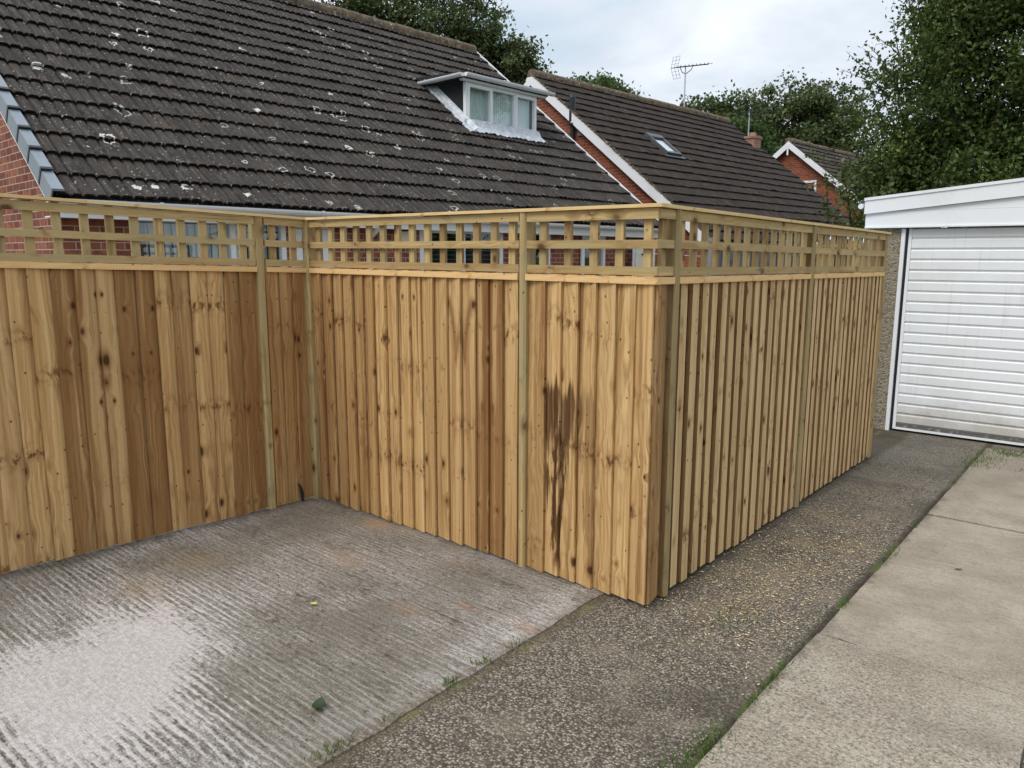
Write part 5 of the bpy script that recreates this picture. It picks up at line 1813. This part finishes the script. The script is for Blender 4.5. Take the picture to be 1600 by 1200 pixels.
def tree(name, label, cat, base, trunk_h, lobes, nclump, per, leaf, spread, mat, group, seed, twigs=0, trunk_r=0.2, twig_dir=None, hollow=0.35, droop=0.0):
    """lobes: list of (centre xyz, radii xyz, weight). Limbs run from the trunk to the clumps; leaves gather round the clumps."""
    r = np.random.default_rng(seed)
    base = np.array(base, float)
    t = thing(name, tuple(base), label, cat, group)
    cs = []
    w = np.array([l[2] for l in lobes], float)
    w /= w.sum()
    for i in range(nclump):
        l = lobes[r.choice(len(lobes), p=w)]
        v = r.normal(size=3)
        v /= np.linalg.norm(v)
        rad = (hollow + (1 - hollow) * r.uniform() ** 0.6)
        cs.append(np.array(l[0]) + v * np.array(l[1]) * rad)
    cs = np.array(cs)
    mb = MB()
    top = base + np.array([0, 0, trunk_h])
    cen = np.array(lobes[0][0])
    mb.tube([base, lerp(base, top, .5) + r.normal(0, .08, 3), top, lerp(top, cen, .6), cen], [trunk_r, trunk_r * .85, trunk_r * .7, trunk_r * .45, trunk_r * .25], 8)
    limbs = []
    for l in lobes:
        p0 = lerp(top, cen, r.uniform(0.0, 0.6))
        p1 = np.array(l[0])
        m1 = lerp(p0, p1, .5) + r.normal(0, 0.12, 3) * np.linalg.norm(p1 - p0) * .5
        mb.tube([p0, m1, p1], [trunk_r * .4, trunk_r * .26, trunk_r * .12], 6)
        limbs.append((p0, m1, p1))
    for i in range(0, len(cs), max(1, len(cs) // 160)):
        j = int(np.argmin([np.linalg.norm(l[2] - cs[i]) for l in limbs]))
        p0 = lerp(limbs[j][1], limbs[j][2], r.uniform(0, 1))
        mb.tube([p0, lerp(p0, cs[i], .5) + r.normal(0, .1, 3), cs[i]], [trunk_r * .12, trunk_r * .08, trunk_r * .03], 4, caps=False)
    C, T = [], []
    ct = r.uniform(0, 1, len(cs))
    for i, c in enumerate(cs):
        n = max(3, int(per * r.uniform(0.4, 1.6)))
        sc = spread * r.uniform(0.6, 1.3)
        p = c + r.normal(size=(n, 3)) * sc * np.array([1, 1, 0.62])
        C.append(p)
        T.append(np.stack([np.clip(r.uniform(0, 1, n) * .5 + ct[i] * .5, 0, 1), np.clip(r.uniform(0, 1, n) * .75 + ct[i] * .25, 0, 1), np.zeros(n)], 1))
    for i in range(twigs):
        l = lobes[r.choice(len(lobes), p=w)]
        v = r.normal(size=3)
        if twig_dir is not None:
            v = v * .55 + np.array(twig_dir)
        v /= np.linalg.norm(v)
        p0 = np.array(l[0]) + v * np.array(l[1]) * 0.8
        L = r.uniform(0.5, 1.35)
        d = v * .75 + r.normal(0, .35, 3) + np.array([0, 0, .55 - droop])
        d /= np.linalg.norm(d)
        p1, p2 = p0 + d * L * .5, p0 + d * L + np.array([0, 0, -.1 * L - droop * L * .4])
        mb.tube([p0, p1, p2], [0.011, 0.007, 0.003], 4, caps=False)
        n = int(L * 26)
        q = np.linspace(0.1, 1.02, n)[:, None]
        p = np.where(q < .5, p0 + (p1 - p0) * q * 2, p1 + (p2 - p1) * (q * 2 - 1)) + r.normal(0, 0.035, (n, 3))
        C.append(p)
        T.append(np.stack([r.uniform(0, 1, n), r.uniform(0, .9, n), np.zeros(n)], 1))
    mb.build('trunk', M['bark'], t)
    C, T = np.concatenate(C), np.concatenate(T)
    quads_obj('crown', leaf_quads(C, leaf, r), T, mat, t)
    return t


GT = 'trees behind the houses'
# oaks behind the bungalow, far left to right
tree('oak_tree', 'tall dark oak behind the bungalow roof ridge, leftmost of the oaks', 'tree', (-26.5, 21.5, -0.3), 5.0,
     [((-26.0, 21.4, 10.2), (2.2, 2.2, 1.9), 3), ((-27.6, 20.2, 9.4), (2.2, 2.2, 1.8), 2), ((-24.7, 22.0, 9.6), (1.8, 1.8, 1.6), 2), ((-26.0, 21.0, 12.2), (2.2, 2.2, 1.6), 2)], 200, 110, 0.115, 0.32, M['leaf_oak'], GT, 21, 0, .3)
tree('oak_tree', 'tall open-crowned oak standing above the middle of the bungalow ridge', 'tree', (-22.7, 22.9, -0.3), 5.5,
     [((-22.8, 22.6, 9.9), (1.7, 1.7, 1.7), 3), ((-21.7, 23.6, 10.6), (1.5, 1.5, 1.5), 2), ((-24.0, 21.9, 10.9), (1.6, 1.6, 1.5), 2), ((-22.6, 22.9, 11.8), (2.1, 2.1, 1.3), 2), ((-21.7, 23.4, 9.0), (1.2, 1.2, 1.2), 1)], 130, 105, 0.115, 0.29, M['leaf_oak'], GT, 22, 0, .3)
tree('oak_tree', 'smaller ragged oak at the far end of the bungalow ridge', 'tree', (-20.6, 24.3, -0.3), 5.0,
     [((-20.6, 24.2, 9.0), (1.1, 1.1, 1.3), 3), ((-19.9, 24.8, 8.6), (0.85, 0.85, 0.9), 2), ((-21.0, 23.9, 9.9), (0.8, 0.8, 0.8), 2), ((-19.9, 24.9, 9.4), (0.5, 0.5, 0.5), 1), ((-20.4, 24.4, 7.6), (1.2, 1.2, .9), 2)], 80, 100, 0.11, 0.22, M['leaf_oak'], GT, 23, 0, .24)
tree('ash_tree', 'rounded green treetop showing just over the neighbouring ridge', 'tree', (-23.6, 35.0, -0.3), 6.0,
     [((-23.6, 35.0, 9.6), (1.8, 1.8, 1.25), 3), ((-22.4, 35.8, 9.2), (1.2, 1.2, 1.0), 2), ((-24.6, 34.2, 9.5), (1.0, 1.0, 0.9), 1)], 105, 110, 0.135, 0.33, M['leaf_pale'], GT, 24, 0, .3)
tree('oak_tree', 'low spreading oak beside the tall aerial, left of the biggest tree', 'tree', (-18.6, 36.6, -0.3), 4.5,
     [((-18.2, 36.6, 8.0), (1.7, 1.7, 1.3), 3), ((-19.6, 35.9, 7.7), (1.3, 1.3, 0.9), 2), ((-17.0, 37.2, 8.4), (1.2, 1.2, 1.2), 2)], 90, 110, 0.125, 0.31, M['leaf_oak'], GT, 25, 0, .3)
tree('willow_tree', 'pale yellow-green bushy tree in front of the big dark oak', 'tree', (-15.9, 36.0, -0.3), 4.0,
     [((-15.9, 36.0, 6.9), (1.3, 1.3, 1.2), 3), ((-16.8, 35.3, 6.4), (1.1, 1.1, 1.0), 2), ((-15.0, 36.6, 6.4), (1.0, 1.0, 1.0), 2)], 110, 110, 0.115, 0.28, M['leaf_pale'], GT, 26, 0, .25)
tree('oak_tree', 'biggest rounded oak on the skyline between aerial and birch', 'tree', (-15.4, 41.5, -0.3), 5.0,
     [((-15.3, 41.5, 8.8), (2.2, 2.2, 1.9), 4), ((-17.0, 40.6, 8.6), (1.4, 1.4, 1.3), 2), ((-13.6, 42.3, 8.7), (1.6, 1.6, 1.6), 2), ((-14.6, 41.8, 6.9), (2.8, 2.8, 1.6), 4), ((-16.6, 40.4, 6.6), (1.8, 1.8, 1.3), 2)], 195, 130, 0.135, 0.33, M['leaf_oak'], GT, 27, 0, .35)
# birch behind the garage
tree('birch_tree', 'large dark leafy birch towering behind the garage roof', 'tree', (-1.7, 15.6, -0.3), 1.6,
     [((-1.5, 15.7, 5.0), (2.1, 2.1, 2.3), 6), ((-2.9, 14.9, 4.3), (1.15, 1.15, 1.5), 2.4), ((-2.3, 15.3, 3.0), (1.7, 1.5, 1.0), 4), ((-0.6, 16.3, 3.6), (1.8, 1.8, 1.5), 4), ((-2.4, 15.1, 6.0), (1.3, 1.2, 1.3), 3), ((-0.4, 16.6, 6.2), (2.0, 2.0, 1.8), 4),
      ((-3.5, 14.5, 3.2), (0.6, 0.6, 0.9), 1)],
     760, 165, 0.052, 0.23, M['leaf_birch'], GT, 28, 300, .16, (-.55, -.25, .25))
tree('shrub', 'yellow-green shrub spilling over the wall between neighbouring roof and garage', 'shrub', (-3.1, 11.3, -0.3), 1.0,
     [((-3.0, 11.3, 1.75), (0.5, 0.5, 0.45), 3), ((-3.3, 11.0, 1.6), (0.35, 0.35, 0.35), 1), ((-2.75, 11.5, 2.05), (0.35, 0.35, 0.35), 1)], 70, 40, 0.06, 0.16, M['leaf_shrub'], None, 29, 14, .05, (0, 0, .4))


# ------------------------------------------------------------------ weeds, shavings, leaves
def tufts(name, spots, mat, n_per, h, seed):
    r = np.random.default_rng(seed)
    V, T = [], []
    for (x, y, rad, k) in spots:
        m = int(n_per * k)
        px, py = x + r.normal(0, rad, m), y + r.normal(0, rad * 2.0, m)
        for a, b in zip(px, py):
            z = float(gz(a, b)) - 0.008
            hh = h * r.uniform(.35, 1.2)
            an = r.uniform(0, 6.28)
            dx, dy = math.cos(an), math.sin(an)
            wd = 0.0022
            le = hh * r.uniform(.2, .9)
            V.append([(a - dy * wd, b + dx * wd, z), (a + dy * wd, b - dx * wd, z), (a + dx * le * .6 + dy * wd * .7, b + dy * le * .6 - dx * wd * .7, z + hh * .75), (a + dx * le, b + dy * le, z + hh)])
            T.append((r.uniform(), r.uniform(), 0))
    return tag(quads_obj(name, np.array(V), np.array(T), mat), kind='stuff')


sp = [(-0.955, 2.18, .03, 2.0), (-0.99, 2.0, .03, 1.0), (-0.95, 2.55, .015, .5), (-0.95, 2.75, .01, .6), (-0.95, 2.66, .008, .5), (-0.955, 2.85, .008, .35), (-1.31, 3.15, .03, .5), (-1.88, 2.08, .014, .45), (-1.875, 2.28, .012, .3), (-1.875, 1.90, .012, .5), (-1.885, 1.36, .02, .9), (-1.875, 1.6, .01, .25),
      (-0.93, 6.95, .06, 3.2), (-0.86, 7.2, .07, 2.6), (-0.94, 4.4, .02, .4), (-0.95, 3.6, .01, .25), (-0.95, 5.0, .015, .3)]
for i in range(24):
    sp.append((-0.86 + i * 0.035 + random.uniform(-.03, .03), 7.50 + random.uniform(-.06, .06), .03, 0.7))
for i in range(12):
    sp.append((-0.62 + i * 0.045, 6.92 + random.uniform(-.03, .03), .02, 0.6 * (1 if i > 2 else .3)))
tufts('weeds', sp, M['grass'], 60, 0.038, 5)

# wood shavings scattered over the drive (more than anybody would count)
r = np.random.default_rng(77)
V, T = [], []
while len(V) < 2600:
    x, y = r.normal(-1.32, 0.22), r.normal(3.9, 0.75)
    if not (-1.64 < x < -0.98 and 2.55 < y < 6.4) and r.uniform() > .05:
        continue
    x = min(max(x, -1.95), -0.3)
    z = float(gz(x, y)) - 0.004
    an = r.uniform(0, 6.28)
    l, wd = r.uniform(.002, .008), r.uniform(.0012, .003)
    dx, dy = math.cos(an), math.sin(an)
    tilt = r.uniform(-.003, .003)
    V.append([(x - dx * l - dy * wd, y - dy * l + dx * wd, z), (x - dx * l + dy * wd, y - dy * l - dx * wd, z + .001), (x + dx * l + dy * wd, y + dy * l - dx * wd, z + .002 + tilt), (x + dx * l - dy * wd, y + dy * l + dx * wd, z + .001)])
    T.append((r.uniform(), r.uniform(), 0))
k_ = NT('wood_shaving')
a_, b_, c__ = k_.rid()
tag(quads_obj('wood_shavings', np.array(V), np.array(T), k_.done(k_.mix(a_, (0.64, 0.52, 0.32), (0.40, 0.28, 0.14)), 0.8, 0.2)), kind='stuff')


def fallen_leaf(x, y, L, ang, col, label, curl=0.3, stem=True, dz=0.004):
    o = thing('fallen_leaf', (x, y, float(gz(x, y)) + dz), label, 'leaf')
    mb = MB()
    n = 8
    ca, sa = math.cos(ang), math.sin(ang)
    z = float(gz(x, y)) + dz
    P = lambda a, b, h: (x + a * ca - b * sa, y + a * sa + b * ca, z + h)
    for i in range(n):
        a0, a1 = (i / n - .5) * L, ((i + 1) / n - .5) * L
        w = lambda q: 0.32 * L * math.sin(math.pi * min(max((q / L + .5), 0.001), .999)) ** 0.8
        h = lambda q: curl * L * (q / L) ** 2 + 0.004
        for s in (1, -1):
            mb.face([P(a0, 0, h(a0)), P(a1, 0, h(a1)), P(a1, s * w(a1), h(a1) + w(a1) * .35), P(a0, s * w(a0), h(a0) + w(a0) * .35)], None, (0.5, 0.5, 0), True)
    o2 = mb.build('blade', plain('leaf_' + label.split()[0], col, 0.5, .15, 40), o)
    if stem:
        mb = MB()
        mb.tube([P(-L * .5, 0, curl * L * .25 + .004), P(-L * .9, L * .1, 0.004)], 0.0022, 5)
        mb.build('stalk', plain('stalk_' + label.split()[0], (0.07, 0.09, 0.02), .6), o)
    return o


fallen_leaf(-2.105, 1.475, 0.075, 2.2, (0.022, 0.045, 0.012), 'dark green curled leaf with a stalk lying on the pale brushed concrete', 0.9)
fallen_leaf(-2.79, 1.95, 0.035, 0.4, (0.50, 0.50, 0.10), 'yellow leaf lying flat on the middle of the brushed concrete', 0.2, False)
fallen_leaf(-0.62, 4.42, 0.045, 1.0, (0.30, 0.25, 0.12), 'dry tan leaf on the smooth concrete path towards the garage', 0.4, False)
